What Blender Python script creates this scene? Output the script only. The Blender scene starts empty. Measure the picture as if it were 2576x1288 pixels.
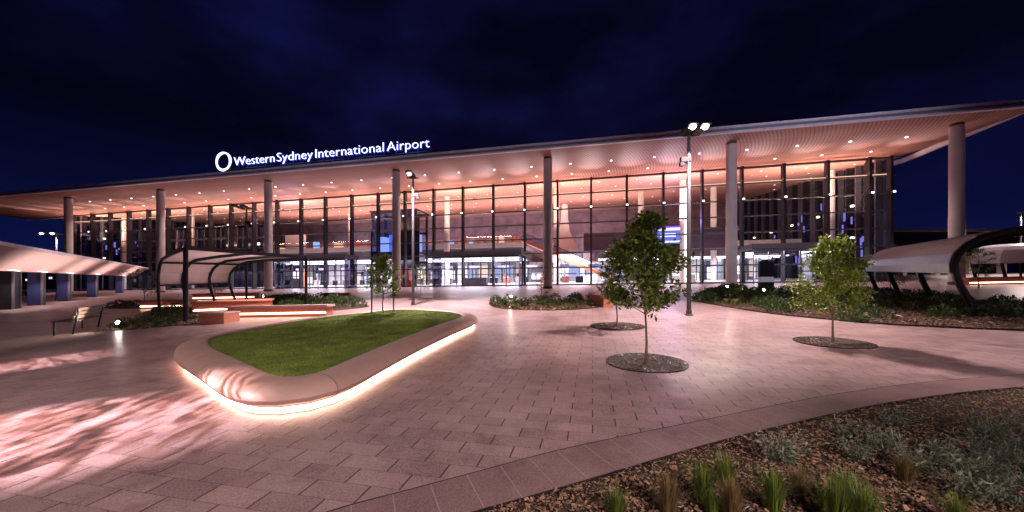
import bpy, bmesh, math, random
from mathutils import Vector, Matrix, noise
from mathutils.geometry import tessellate_polygon
R = math.radians
random.seed(7)
scene = bpy.context.scene
C = scene.collection

# ------------------------------------------------------------------ camera, sky, exposure
F, CX, HZ, CAM_H = 900.0, 1288.0, 730.0, 1.7        # focal length and horizon in the 2576 px wide picture
cam_d = bpy.data.cameras.new("camera"); cam = bpy.data.objects.new("camera", cam_d); C.objects.link(cam)
cam.location = (0, 0, CAM_H); cam.rotation_euler = (R(90), 0, 0)
cam_d.sensor_width = 36; cam_d.lens = F / 2576 * 36; cam_d.shift_y = (HZ - 644) / 2576
cam_d.clip_start = 0.05; cam_d.clip_end = 3000
scene.camera = cam
scene.view_settings.view_transform = 'Standard'; scene.view_settings.look = 'None'
scene.view_settings.gamma = 1; scene.view_settings.exposure = 0.0
try: scene.cycles.use_denoising = True
except Exception: pass
scene.cycles.max_bounces = 6; scene.cycles.diffuse_bounces = 3; scene.cycles.glossy_bounces = 3
scene.cycles.transparent_max_bounces = 24; scene.cycles.sample_clamp_indirect = 6
scene.cycles.caustics_reflective = False; scene.cycles.caustics_refractive = False

world = bpy.data.worlds.new("World"); scene.world = world; world.use_nodes = True
nt = world.node_tree; nt.nodes.clear()
def N(t, typ, **kw):
    n = t.nodes.new(typ)
    for k, v in kw.items():
        if k.startswith('i_'):
            key = k[2:]; key = int(key) if key.isdigit() else key.replace('_', ' ')
            n.inputs[key].default_value = v
        else: setattr(n, k, v)
    return n
def ramp(t, pts, interp='LINEAR'):
    n = t.nodes.new('ShaderNodeValToRGB'); cr = n.color_ramp; cr.interpolation = interp
    while len(cr.elements) > 1: cr.elements.remove(cr.elements[-1])
    cr.elements[0].position = pts[0][0]; cr.elements[0].color = (*pts[0][1], 1)
    for p, c in pts[1:]:
        e = cr.elements.new(p); e.color = (*c, 1)
    return n
tc = N(nt, 'ShaderNodeTexCoord')
mp = N(nt, 'ShaderNodeMapping'); mp.inputs['Scale'].default_value = (1.2, 1.2, 2.6); mp.inputs['Rotation'].default_value = (0.2, 0.35, 0.3)
nt.links.new(tc.outputs['Generated'], mp.inputs[0])
nz = N(nt, 'ShaderNodeTexNoise', i_Scale=2.1, i_Detail=7.0, i_Roughness=0.55); nt.links.new(mp.outputs[0], nz.inputs['Vector'])
r1 = ramp(nt, [(0.40, (0.0012, 0.0010, 0.0060)), (0.58, (0.0028, 0.0026, 0.0200)), (0.74, (0.0042, 0.0058, 0.050))])
nt.links.new(nz.outputs['Fac'], r1.inputs[0])
sep = N(nt, 'ShaderNodeSeparateXYZ'); nt.links.new(tc.outputs['Generated'], sep.inputs[0])
r2 = ramp(nt, [(0.0, (0.0020, 0.0045, 0.040)), (0.16, (0.0015, 0.0030, 0.026)), (0.34, (0.0003, 0.0003, 0.002)), (1.0, (0, 0, 0))])
nt.links.new(sep.outputs['Z'], r2.inputs[0])
# the cloud deck is a little brighter straight above the terminal lights than at the sides
dp = N(nt, 'ShaderNodeVectorMath', operation='DOT_PRODUCT'); dp.inputs[1].default_value = Vector((0.12, 0.85, 0.45)).normalized()
nt.links.new(tc.outputs['Generated'], dp.inputs[0])
r3 = ramp(nt, [(0.45, (0.45, 0.45, 0.45)), (0.98, (1.15, 1.15, 1.15))]); nt.links.new(dp.outputs['Value'], r3.inputs[0])
mm = N(nt, 'ShaderNodeMixRGB', blend_type='MULTIPLY', i_Fac=1.0); nt.links.new(r1.outputs[0], mm.inputs[1]); nt.links.new(r3.outputs[0], mm.inputs[2])
ad = N(nt, 'ShaderNodeMixRGB', blend_type='ADD', i_Fac=1.0); nt.links.new(mm.outputs[0], ad.inputs[1]); nt.links.new(r2.outputs[0], ad.inputs[2])
bg = N(nt, 'ShaderNodeBackground'); bg.inputs['Strength'].default_value = 1.0; nt.links.new(ad.outputs[0], bg.inputs[0])
# faint moonless twilight from the physical sky, sun far below the horizon
sky = N(nt, 'ShaderNodeTexSky', sky_type='NISHITA', sun_disc=False, sun_elevation=R(-8), sun_rotation=R(-120))
bg2 = N(nt, 'ShaderNodeBackground'); bg2.inputs['Strength'].default_value = 0.05; nt.links.new(sky.outputs[0], bg2.inputs[0])
adds = N(nt, 'ShaderNodeAddShader'); nt.links.new(bg.outputs[0], adds.inputs[0]); nt.links.new(bg2.outputs[0], adds.inputs[1])
wo = N(nt, 'ShaderNodeOutputWorld'); nt.links.new(adds.outputs[0], wo.inputs[0])

# ------------------------------------------------------------------ the lie of the land and picture-to-place helpers
GA, GB = 0.0193, 0.0459                      # the plaza climbs gently to the terminal
def gz(x, y):
    return GA * max(-120, min(120, x)) + GB * max(-40, min(100, y))
def ray(px, py): return (px - CX) / F, (HZ - py) / F
def G(px, py, h=0.0):                        # the ground (or a level h above it) where the picture shows it
    dx, dz = ray(px, py); t = (CAM_H - h) / (GA * dx + GB - dz)
    return Vector((t * dx, t, GA * t * dx + GB * t))
def at(px, py, t):
    dx, dz = ray(px, py); return Vector((t * dx, t, CAM_H + t * dz))
def on(px, Y, h=0.0):                        # the ground at distance Y in direction px
    x = Y * (px - CX) / F; return Vector((x, Y, gz(x, Y) + h))
# building frame: local x along the facade, local y into the building, local z = world z
K = 0.2251; TH = -math.atan(K); OY = 50.53; CT, ST = math.cos(TH), math.sin(TH)
BM = Matrix.Translation((0, OY, 0)) @ Matrix.Rotation(TH, 4, 'Z')
def LX(px, c):                               # (local x, local y) on the vertical plane c seen in direction px
    dx = (px - CX) / F; t = c / (1 + K * dx); X = t * dx
    v = Vector((X, t - OY)); return (v.x * CT + v.y * ST, -v.x * ST + v.y * CT)
def PZ(px, py, c):
    dx, dz = ray(px, py); t = c / (1 + K * dx); return CAM_H + t * dz
def BW(lx, ly, z=0): return BM @ Vector((lx, ly, z))
def bgz(lx, ly):
    p = BW(lx, ly); return gz(p.x, p.y)

# ------------------------------------------------------------------ materials
MATS = {}
def mat(name, col, rough=0.6, metal=0.0, var=0.12, scale=3.0, bump=0.0, bscale=40.0, spec=0.5, emit=None, estr=0.0, coat=0.0):
    if name in MATS: return MATS[name]
    m = bpy.data.materials.new(name); m.use_nodes = True; t = m.node_tree
    b = t.nodes['Principled BSDF']; b.inputs['Roughness'].default_value = rough; b.inputs['Metallic'].default_value = metal
    b.inputs['Specular IOR Level'].default_value = spec
    if coat: b.inputs['Coat Weight'].default_value = coat
    tcn = N(t, 'ShaderNodeTexCoord'); n = N(t, 'ShaderNodeTexNoise', i_Scale=scale, i_Detail=6.0, i_Roughness=0.6)
    t.links.new(tcn.outputs['Object'], n.inputs['Vector'])
    lo = tuple(max(0, c * (1 - var)) for c in col); hi = tuple(min(1, c * (1 + var)) for c in col)
    r = ramp(t, [(0.3, lo), (0.7, hi)]); t.links.new(n.outputs['Fac'], r.inputs[0]); t.links.new(r.outputs[0], b.inputs['Base Color'])
    if bump:
        n2 = N(t, 'ShaderNodeTexNoise', i_Scale=bscale, i_Detail=4.0); t.links.new(tcn.outputs['Object'], n2.inputs['Vector'])
        bp = N(t, 'ShaderNodeBump', i_Strength=bump, i_Distance=0.02); t.links.new(n2.outputs['Fac'], bp.inputs['Height']); t.links.new(bp.outputs[0], b.inputs['Normal'])
    if emit:
        b.inputs['Emission Color'].default_value = (*emit, 1); b.inputs['Emission Strength'].default_value = estr
    MATS[name] = m; return m
def emis(name, col, s):
    if name in MATS: return MATS[name]
    m = bpy.data.materials.new(name); m.use_nodes = True; t = m.node_tree; t.nodes.clear()
    e = N(t, 'ShaderNodeEmission'); e.inputs[0].default_value = (*col, 1); e.inputs[1].default_value = s
    o = N(t, 'ShaderNodeOutputMaterial'); t.links.new(e.outputs[0], o.inputs[0]); MATS[name] = m; return m

M_dark = mat('black_steel', (0.018, 0.017, 0.022), 0.42, 0.6)
M_fin = mat('charcoal_aluminium', (0.016, 0.014, 0.022), 0.45, 0.4)
M_fin2 = mat('grey_aluminium', (0.13, 0.125, 0.15), 0.4, 0.5)
M_trans = mat('transom_grey', (0.07, 0.05, 0.05), 0.5, 0.2)
M_pole = mat('galvanised_steel', (0.07, 0.065, 0.08), 0.55, 0.2)
M_col = mat('precast_concrete', (0.54, 0.46, 0.45), 0.6, 0, 0.08, 0.8, 0.15, 12)
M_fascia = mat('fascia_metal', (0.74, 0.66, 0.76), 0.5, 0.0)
M_fascia2 = mat('fascia_blue_grey_metal', (0.26, 0.24, 0.34), 0.45, 0.3)  # darker blue-grey metal of the fascia recess and roofs
M_beige = mat('beige_slab', (0.5, 0.46, 0.42), 0.7)
M_grey = mat('grey_panel', (0.12, 0.11, 0.13), 0.6)
M_wht = mat('white_paint', (0.78, 0.76, 0.78), 0.5, 0, 0.05)
M_terra = mat('terracotta_concrete', (0.42, 0.15, 0.10), 0.6, 0, 0.15, 6, 0.2, 30)
M_benchtop = mat('pink_precast', (0.50, 0.36, 0.35), 0.55, 0, 0.08, 5, 0.12, 60)
M_red = mat('red_upholstery', (0.40, 0.03, 0.03), 0.6)
M_orange = mat('orange_panel', (0.75, 0.22, 0.07), 0.5)
M_sail = mat('shelter_lining', (0.50, 0.36, 0.37), 0.55, 0.0, 0.08, 2)
M_sailout = mat('shelter_sheeting', (0.34, 0.32, 0.38), 0.45, 0.0, 0.08, 2)
M_canopy = mat('walkway_soffit', (0.55, 0.36, 0.34), 0.6, 0, 0.06, 1.5)
M_bark = mat('bark', (0.16, 0.12, 0.09), 0.85, 0, 0.3, 20, 0.4, 60)
M_stake = mat('timber_stake', (0.22, 0.15, 0.11), 0.8, 0, 0.25, 12)
M_soil = mat('crushed_granite', (0.06, 0.036, 0.033), 0.9, 0, 0.8, 14, 0.6, 80)
M_soilbare = mat('garden_soil', (0.045, 0.027, 0.018), 0.95, 0, 0.5, 9, 0.8, 40)
M_kerb = mat('steel_edging', (0.02, 0.016, 0.016), 0.6, 0.4)
M_blue = mat('blue_glazing', (0.025, 0.028, 0.085), 0.15, 0.0, 0.2, 0.5)

def glass_mat(name, tint=(0.9, 0.9, 0.95), refl=0.10):
    m = bpy.data.materials.new(name); m.use_nodes = True; t = m.node_tree; t.nodes.clear()
    a = N(t, 'ShaderNodeBsdfTransparent'); a.inputs[0].default_value = (*tint, 1)
    g = N(t, 'ShaderNodeBsdfGlossy'); g.inputs[0].default_value = (0.9, 0.9, 1, 1); g.inputs['Roughness'].default_value = 0.02
    fr = N(t, 'ShaderNodeLayerWeight', i_Blend=0.25); mr = N(t, 'ShaderNodeMapRange'); mr.inputs[3].default_value = refl * 0.5; mr.inputs[4].default_value = min(1, refl * 5)
    t.links.new(fr.outputs['Fresnel'], mr.inputs[0])
    x = N(t, 'ShaderNodeMixShader'); t.links.new(mr.outputs[0], x.inputs[0]); t.links.new(a.outputs[0], x.inputs[1]); t.links.new(g.outputs[0], x.inputs[2])
    o = N(t, 'ShaderNodeOutputMaterial'); t.links.new(x.outputs[0], o.inputs[0]); return m
M_glass = glass_mat('clear_glass')
M_glassd = glass_mat('dark_side_glass', (0.10, 0.10, 0.16), 0.12)
M_glassb = glass_mat('blue_glass', (0.50, 0.60, 1.0), 0.12)

def foliage(name, c1, c2, transl=0.25, patch=0):
    m = bpy.data.materials.new(name); m.use_nodes = True; t = m.node_tree; b = t.nodes['Principled BSDF']
    g = N(t, 'ShaderNodeNewGeometry'); r = ramp(t, [(0, c1), (1, c2)]); t.links.new(g.outputs['Random Per Island'], r.inputs[0])
    
    out = r.outputs[0]
    if patch:
        pn = N(t, 'ShaderNodeTexNoise', i_Scale=patch, i_Detail=5.0, i_Roughness=0.65); t.links.new(g.outputs['Position'], pn.inputs['Vector']); pr = ramp(t, [(0.35, (0.42, 0.42, 0.42)), (0.65, (1.45, 1.4, 1.2))]); t.links.new(pn.outputs['Fac'], pr.inputs[0])
        px = N(t, 'ShaderNodeMixRGB', blend_type='MULTIPLY', i_Fac=1.0); t.links.new(out, px.inputs[1]); t.links.new(pr.outputs[0], px.inputs[2]); out = px.outputs[0]
    t.links.new(out, b.inputs['Base Color']); b.inputs['Roughness'].default_value = 0.42
    tr = N(t, 'ShaderNodeBsdfTranslucent'); t.links.new(out, tr.inputs[0])
    x = N(t, 'ShaderNodeMixShader', i_0=transl); o = t.nodes['Material Output']
    t.links.new(b.outputs[0], x.inputs[1]); t.links.new(tr.outputs[0], x.inputs[2]); t.links.new(x.outputs[0], o.inputs[0]); return m
M_leafA = foliage('leaf_dark', (0.018, 0.03, 0.008), (0.30, 0.42, 0.08), 0.35)
M_leafC = foliage('leaf_yellow_green', (0.05, 0.10, 0.012), (0.38, 0.48, 0.07), 0.35)
M_leafB = foliage('leaf_thin', (0.05, 0.06, 0.03), (0.16, 0.20, 0.08))
M_shrub = foliage('shrub_leaf', (0.02, 0.035, 0.010), (0.07, 0.12, 0.03), 0.2)
M_grass = foliage('tussock_blade', (0.04, 0.07, 0.01), (0.22, 0.29, 0.05), 0.2)
M_silver = foliage('silver_leaf', (0.05, 0.07, 0.04), (0.30, 0.34, 0.25), 0.2)
M_straw = foliage('straw_blade', (0.14, 0.09, 0.04), (0.26, 0.18, 0.08), 0.2)
M_lawn = foliage('lawn_blade', (0.13, 0.19, 0.025), (0.34, 0.44, 0.07), 0.25, 1.6)
M_chip = foliage('mulch_chip', (0.02, 0.011, 0.008), (0.46, 0.28, 0.185), 0.0)
M_chipg = foliage('grate_gravel', (0.02, 0.012, 0.011), (0.20, 0.13, 0.12), 0.0)
M_lawnbase = mat('lawn_turf', (0.13, 0.19, 0.03), 0.95, 0, 0.5, 3.5, 0.4, 90)

def paving_mat(name, angle, bw, rh, c_lo, c_hi, perp=0.75, bed=0.22, rough=0.34, joint=0.006):
    m = bpy.data.materials.new(name); m.use_nodes = True; t = m.node_tree; b = t.nodes['Principled BSDF']
    g = N(t, 'ShaderNodeNewGeometry'); mp = N(t, 'ShaderNodeMapping'); mp.vector_type = 'TEXTURE'; mp.inputs['Rotation'].default_value = (0, 0, angle)
    t.links.new(g.outputs['Position'], mp.inputs[0]); s = N(t, 'ShaderNodeSeparateXYZ'); t.links.new(mp.outputs[0], s.inputs[0])
    def ma(op, a, bb=None, c=None):
        n = N(t, 'ShaderNodeMath', operation=op)
        for i, v in enumerate((a, bb, c)):
            if v is None: continue
            if isinstance(v, (int, float)): n.inputs[i].default_value = v
            else: t.links.new(v, n.inputs[i])
        return n.outputs[0]
    v = ma('DIVIDE', s.outputs['Y'], rh); row = ma('FLOOR', v); fv = ma('FRACT', v)
    off = ma('MULTIPLY', ma('FLOORED_MODULO', row, 2.0), 0.5)
    u = ma('ADD', ma('DIVIDE', s.outputs['X'], bw), off); cu = ma('FLOOR', u); fu = ma('FRACT', u)
    du = ma('MULTIPLY', ma('MINIMUM', fu, ma('SUBTRACT', 1.0, fu)), bw); dv = ma('MULTIPLY', ma('MINIMUM', fv, ma('SUBTRACT', 1.0, fv)), rh)
    jp = ma('LESS_THAN', du, joint); jb = ma('LESS_THAN', dv, joint * 0.6)
    cb = N(t, 'ShaderNodeCombineXYZ'); t.links.new(row, cb.inputs[0]); t.links.new(cu, cb.inputs[1])
    wn = N(t, 'ShaderNodeTexWhiteNoise', noise_dimensions='3D'); t.links.new(cb.outputs[0], wn.inputs['Vector'])
    n1 = N(t, 'ShaderNodeTexNoise', i_Scale=0.35, i_Detail=5.0, i_Roughness=0.6); t.links.new(g.outputs['Position'], n1.inputs['Vector'])
    n2 = N(t, 'ShaderNodeTexNoise', i_Scale=75.0, i_Detail=3.0); t.links.new(g.outputs['Position'], n2.inputs['Vector'])
    f = ma('ADD', ma('ADD', ma('MULTIPLY', wn.outputs['Value'], 0.20), ma('MULTIPLY', n1.outputs['Fac'], 0.95)), ma('MULTIPLY', ma('SUBTRACT', n2.outputs['Fac'], 0.5), 1.3))
    r = ramp(t, [(0.15, c_lo), (0.95, c_hi)])
    n5 = N(t, 'ShaderNodeTexNoise', i_Scale=2.3, i_Detail=6.0, i_Roughness=0.7); t.links.new(g.outputs['Position'], n5.inputs['Vector'])
    stn = N(t, 'ShaderNodeMapRange'); stn.inputs[1].default_value = 0.30; stn.inputs[2].default_value = 0.52; stn.inputs[3].default_value = -0.30; stn.inputs[4].default_value = 0.0; t.links.new(n5.outputs['Fac'], stn.inputs[0])
    f = ma('ADD', f, stn.outputs[0]); t.links.new(f, r.inputs[0])
    jj = ma('MAXIMUM', ma('MULTIPLY', jp, perp), ma('MULTIPLY', jb, bed))
    x = N(t, 'ShaderNodeMixRGB'); t.links.new(jj, x.inputs[0]); t.links.new(r.outputs[0], x.inputs[1]); x.inputs[2].default_value = (0.035, 0.022, 0.024, 1)
    t.links.new(x.outputs[0], b.inputs['Base Color'])
    n3 = N(t, 'ShaderNodeTexNoise', i_Scale=1.3, i_Detail=4.0); t.links.new(g.outputs['Position'], n3.inputs['Vector'])
    b.inputs['Specular IOR Level'].default_value = 0.30; rr = N(t, 'ShaderNodeMapRange'); rr.inputs[3].default_value = rough - 0.10; rr.inputs[4].default_value = rough + 0.14; t.links.new(n3.outputs['Fac'], rr.inputs[0]); t.links.new(rr.outputs[0], b.inputs['Roughness'])
    h = ma('SUBTRACT', ma('MULTIPLY', n2.outputs['Fac'], 0.25), jj)
    bp = N(t, 'ShaderNodeBump', i_Strength=0.25, i_Distance=0.006); t.links.new(h, bp.inputs['Height']); t.links.new(bp.outputs[0], b.inputs['Normal'])
    return m
M_pave = paving_mat('granite_paving', TH, 0.50, 0.215, (0.16, 0.10, 0.104), (0.51, 0.355, 0.365), 0.95, 0.42, 0.34, 0.0075)
M_border = paving_mat('border_paving', 0, 50, 50, (0.13, 0.075, 0.08), (0.37, 0.25, 0.255), 0, 0)

def soffit_mat(name, col, pitch=0.36, dark=0.62):
    m = bpy.data.materials.new(name); m.use_nodes = True; t = m.node_tree; b = t.nodes['Principled BSDF']
    tcn = N(t, 'ShaderNodeTexCoord'); s = N(t, 'ShaderNodeSeparateXYZ'); t.links.new(tcn.outputs['Object'], s.inputs[0])
    yy = N(t, 'ShaderNodeMath', operation='MULTIPLY'); t.links.new(s.outputs['Y'], yy.inputs[0]); t.links.new(s.outputs['Y'], yy.inputs[1])
    y2 = N(t, 'ShaderNodeMath', operation='MULTIPLY_ADD', i_1=0.022); t.links.new(yy.outputs[0], y2.inputs[0]); t.links.new(s.outputs['X'], y2.inputs[2])
    d = N(t, 'ShaderNodeMath', operation='DIVIDE', i_1=pitch); t.links.new(y2.outputs[0], d.inputs[0])
    fr = N(t, 'ShaderNodeMath', operation='FRACT'); t.links.new(d.outputs[0], fr.inputs[0])
    r = ramp(t, [(0.0, tuple(c * dark for c in col)), (0.30, tuple(c * dark for c in col)), (0.36, col), (1.0, col)]); t.links.new(fr.outputs[0], r.inputs[0])
    # panel joints every three metres across the depth
    d2 = N(t, 'ShaderNodeMath', operation='DIVIDE', i_1=3.3); t.links.new(s.outputs['Y'], d2.inputs[0]); f2 = N(t, 'ShaderNodeMath', operation='FRACT'); t.links.new(d2.outputs[0], f2.inputs[0])
    l2 = N(t, 'ShaderNodeMath', operation='LESS_THAN', i_1=0.02); t.links.new(f2.outputs[0], l2.inputs[0])
    x = N(t, 'ShaderNodeMixRGB'); t.links.new(l2.outputs[0], x.inputs[0]); t.links.new(r.outputs[0], x.inputs[1]); x.inputs[2].default_value = (*[c * 0.5 for c in col], 1)
    t.links.new(x.outputs[0], b.inputs['Base Color']); b.inputs['Roughness'].default_value = 0.6; b.inputs['Specular IOR Level'].default_value = 0.15
    bp = N(t, 'ShaderNodeBump', i_Strength=0.4, i_Distance=0.05); t.links.new(r.outputs[0], bp.inputs['Height']); t.links.new(bp.outputs[0], b.inputs['Normal'])
    return m
M_soffit = soffit_mat('battened_soffit', (0.42, 0.20, 0.165), 0.33, 0.62)
M_ceil = soffit_mat('hall_ceiling', (0.52, 0.27, 0.215), 0.5, 0.8)

# ------------------------------------------------------------------ mesh builder
class MB:
    def __init__(s): s.v = []; s.f = []
    def poly(s, pts):
        i = len(s.v); s.v += [tuple(p) for p in pts]; s.f.append(tuple(range(i, i + len(pts)))); return s
    def box(s, x0, x1, y0, y1, z0, z1):
        i = len(s.v); s.v += [(x, y, z) for z in (z0, z1) for y in (y0, y1) for x in (x0, x1)]
        s.f += [tuple(i + k for k in q) for q in ((0, 2, 3, 1), (4, 5, 7, 6), (0, 1, 5, 4), (2, 6, 7, 3), (0, 4, 6, 2), (1, 3, 7, 5))]; return s
    def obox(s, c, ex, ey, ez):          # centre and half-extent vectors
        c, ex, ey, ez = map(Vector, (c, ex, ey, ez)); i = len(s.v)
        s.v += [tuple(c + a * ex + b * ey + d * ez) for d in (-1, 1) for b in (-1, 1) for a in (-1, 1)]
        s.f += [tuple(i + k for k in q) for q in ((0, 2, 3, 1), (4, 5, 7, 6), (0, 1, 5, 4), (2, 6, 7, 3), (0, 4, 6, 2), (1, 3, 7, 5))]; return s
    def bar(s, p, q, w, h, up=(0, 0, 1)):
        p, q = Vector(p), Vector(q); d = q - p; L = d.length; d.normalize(); up = Vector(up)
        sx = d.cross(up)
        if sx.length < 1e-4: sx = d.cross(Vector((0, 1, 0)))
        sx.normalize(); uz = sx.cross(d).normalized()
        return s.obox((p + q) / 2, d * L / 2, sx * w / 2, uz * h / 2)
    def tube(s, pts, r, n=8, cap=True):
        pts = [Vector(p) for p in pts]; rs = r if isinstance(r, (list, tuple)) else [r] * len(pts); base = len(s.v); prev = None
        for k, p in enumerate(pts):
            d = (pts[min(k + 1, len(pts) - 1)] - pts[max(k - 1, 0)]).normalized()
            a = prev if prev is not None else (Vector((1, 0, 0)) if abs(d.x) < 0.9 else Vector((0, 1, 0)))
            a = (a - d * a.dot(d)).normalized(); b = d.cross(a); prev = a
            for j in range(n):
                t = 2 * math.pi * j / n; s.v.append(tuple(p + (a * math.cos(t) + b * math.sin(t)) * rs[k]))
        for k in range(len(pts) - 1):
            for j in range(n):
                a0 = base + k * n + j; a1 = base + k * n + (j + 1) % n; s.f.append((a0, a1, a1 + n, a0 + n))
        if cap:
            s.f.append(tuple(base + j for j in reversed(range(n)))); e = base + (len(pts) - 1) * n; s.f.append(tuple(e + j for j in range(n)))
        return s
    def lathe(s, prof, n=24, c=(0, 0, 0)):
        base = len(s.v)
        for r, z in prof:
            for j in range(n):
                t = 2 * math.pi * j / n; s.v.append((c[0] + r * math.cos(t), c[1] + r * math.sin(t), c[2] + z))
        for k in range(len(prof) - 1):
            for j in range(n):
                a0 = base + k * n + j; a1 = base + k * n + (j + 1) % n; s.f.append((a0, a1, a1 + n, a0 + n))
        s.f.append(tuple(base + j for j in reversed(range(n)))); e = base + (len(prof) - 1) * n; s.f.append(tuple(e + j for j in range(n)))
        return s
    def loft(s, rows, closed=False):     # rows of equally many points
        base = len(s.v); n = len(rows[0])
        for r in rows: s.v += [tuple(p) for p in r]
        for k in range(len(rows) - 1):
            for j in range(n if closed else n - 1):
                a0 = base + k * n + j; a1 = base + k * n + (j + 1) % n; s.f.append((a0, a1, a1 + n, a0 + n))
        return s
    def slab(s, pts, z0f, z1f):          # a plan outline between two height functions
        n = len(pts); i = len(s.v)
        s.v += [(p[0], p[1], z0f(p[0], p[1])) for p in pts] + [(p[0], p[1], z1f(p[0], p[1])) for p in pts]
        tris = tessellate_polygon([[Vector((p[0], p[1], 0)) for p in pts]])
        for a, b, c in tris: s.f.append((i + a, i + b, i + c)); s.f.append((i + n + a, i + n + c, i + n + b))
        for k in range(n): k2 = (k + 1) % n; s.f.append((i + k, i + k2, i + n + k2, i + n + k))
        return s
    def build(s, name, m, parent=None, smooth=False, recalc=True, **kw):
        me = bpy.data.meshes.new(name); me.from_pydata(s.v, [], s.f); me.materials.append(m)
        if recalc:
            b = bmesh.new(); b.from_mesh(me); bmesh.ops.recalc_face_normals(b, faces=b.faces); b.to_mesh(me); b.free()
        if smooth:
            me.polygons.foreach_set('use_smooth', [True] * len(me.polygons))
            try: me.set_sharp_from_angle(angle=R(40))
            except Exception: pass
        o = bpy.data.objects.new(name, me); C.objects.link(o)
        if parent: o.parent = parent
        for k, v in kw.items(): o[k] = v
        return o
def thing(name, label, cat, loc=(0, 0, 0), rz=0, group=None):
    o = bpy.data.objects.new(name, None); C.objects.link(o); o.empty_display_size = 0.3
    o.location = loc; o.rotation_euler = (0, 0, rz); o['label'] = label; o['category'] = cat
    if group: o['group'] = group
    return o
def tag(o, label, cat, group=None):
    o['label'] = label; o['category'] = cat
    if group: o['group'] = group
    return o
def copy_tree(o, parent=None):
    c = o.copy(); C.objects.link(c)
    if parent: c.parent = parent
    for ch in list(o.children): copy_tree(ch, c)
    return c
GAIN = 2.4
def lamp(kind, parent, loc, power, col=(1, 0.86, 0.78), size=0.1, aim=None, spot=None, blend=0.6, name='lamp_light', ex=None):
    d = bpy.data.lights.new(name, kind); d.energy = power * GAIN; d.color = col
    if kind == 'AREA':
        d.size = size
        if ex: d.shape = 'RECTANGLE'; d.size_y = ex
    else: d.shadow_soft_size = size
    if spot: d.spot_size = R(spot); d.spot_blend = blend
    o = bpy.data.objects.new(name, d); C.objects.link(o); o.location = loc
    if parent: o.parent = parent
    if aim is not None: o.rotation_euler = (Vector(aim)).to_track_quat('-Z', 'Y').to_euler()
    return o
def catmull(pts, n=10, closed=False):
    pts = [Vector(p[:2]) for p in pts]; out = []; m = len(pts); rng = m if closed else m - 1
    for i in range(rng):
        g = (lambda k: pts[k % m]) if closed else (lambda k: pts[max(0, min(m - 1, k))])
        p0, p1, p2, p3 = g(i - 1), g(i), g(i + 1), g(i + 2)
        for j in range(n):
            t = j / n
            out.append(0.5 * ((2 * p1) + (p2 - p0) * t + (2 * p0 - 5 * p1 + 4 * p2 - p3) * t * t + (3 * p1 - p0 - 3 * p2 + p3) * t ** 3))
    if not closed: out.append(pts[-1].copy())
    return out
def chaikin(pts, it=3):
    pts = [Vector(p[:2]) for p in pts]
    for _ in range(it):
        o = []
        for i in range(len(pts)):
            a, b = pts[i], pts[(i + 1) % len(pts)]; o += [a * 0.75 + b * 0.25, a * 0.25 + b * 0.75]
        pts = o
    return pts
def resample(pts, n):
    L = [0]
    for i in range(len(pts)): L.append(L[-1] + (pts[(i + 1) % len(pts)] - pts[i]).length)
    out = []; k = 0
    for j in range(n):
        d = L[-1] * j / n
        while L[k + 1] < d: k += 1
        a, b = pts[k % len(pts)], pts[(k + 1) % len(pts)]; out.append(a.lerp(b, (d - L[k]) / max(1e-9, L[k + 1] - L[k])))
    return out
def inside(p, poly):
    c = False; j = len(poly) - 1
    for i in range(len(poly)):
        if (poly[i][1] > p[1]) != (poly[j][1] > p[1]) and p[0] < (poly[j][0] - poly[i][0]) * (p[1] - poly[i][1]) / (poly[j][1] - poly[i][1]) + poly[i][0]: c = not c
        j = i
    return c
def rand_in(poly, rnd=random):
    xs = [p[0] for p in poly]; ys = [p[1] for p in poly]
    while True:
        p = (rnd.uniform(min(xs), max(xs)), rnd.uniform(min(ys), max(ys)))
        if inside(p, poly): return p

# ================================================================== SETTING: ground
gx = [-900, -120, 120, 900]; gy = [-300, -40, 100, 1500]; g = MB(); base = len(g.v)
for y in gy:
    for x in gx: g.v.append((x, y, gz(x, y)))
for j in range(3):
    for i in range(3): a = j * 4 + i; g.f.append((a, a + 1, a + 5, a + 4))
o = g.build('pavement', M_pave); o['kind'] = 'structure'

def sheet(name, outline, m, lift, **kw):
    b = MB(); pts = [(p[0], p[1]) for p in outline]; i0 = len(b.v)
    b.v += [(p[0], p[1], gz(*p) + lift) for p in pts]
    for a, c, d in tessellate_polygon([[Vector((p[0], p[1], 0)) for p in pts]]): b.f.append((a, c, d))
    o = b.build(name, m, recalc=False)
    me = o.data
    if me.polygons and me.polygons[0].normal.z < 0: me.flip_normals()
    for k, v in kw.items(): o[k] = v
    return o
def edging(name, line, w, h, m, **kw):
    rows = []
    for i, p in enumerate(line):
        d = (line[min(i + 1, len(line) - 1)] - line[max(i - 1, 0)]).normalized(); n = Vector((-d.y, d.x)) * w / 2
        a, b_ = p - n, p + n
        rows.append([(a.x, a.y, gz(a.x, a.y) + 0.001), (a.x, a.y, gz(a.x, a.y) + h), (b_.x, b_.y, gz(b_.x, b_.y) + h), (b_.x, b_.y, gz(b_.x, b_.y) + 0.001)])
    o = MB().loft(rows).build(name, m)
    for k, v in kw.items(): o[k] = v
    return o
# foreground garden bed, bottom right
fb_edge = [G(x, y) for x, y in ((200, 1580), (560, 1480), (900, 1385), (1080, 1333), (1230, 1288), (1400, 1240), (1600, 1180), (1800, 1120), (2000, 1070), (2200, 1025), (2400, 995), (2576, 978), (2800, 958), (3100, 940))]
fb_line = catmull(fb_edge, 8)
fb_poly = [tuple(p) for p in fb_line] + [(14, 5.0), (14, -0.5), (0.0, -0.5)]
sheet('garden_soil', fb_poly, M_soilbare, 0.008, kind='structure')
edging('garden_edging', fb_line, 0.02, 0.03, M_kerb, kind='structure')
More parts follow.
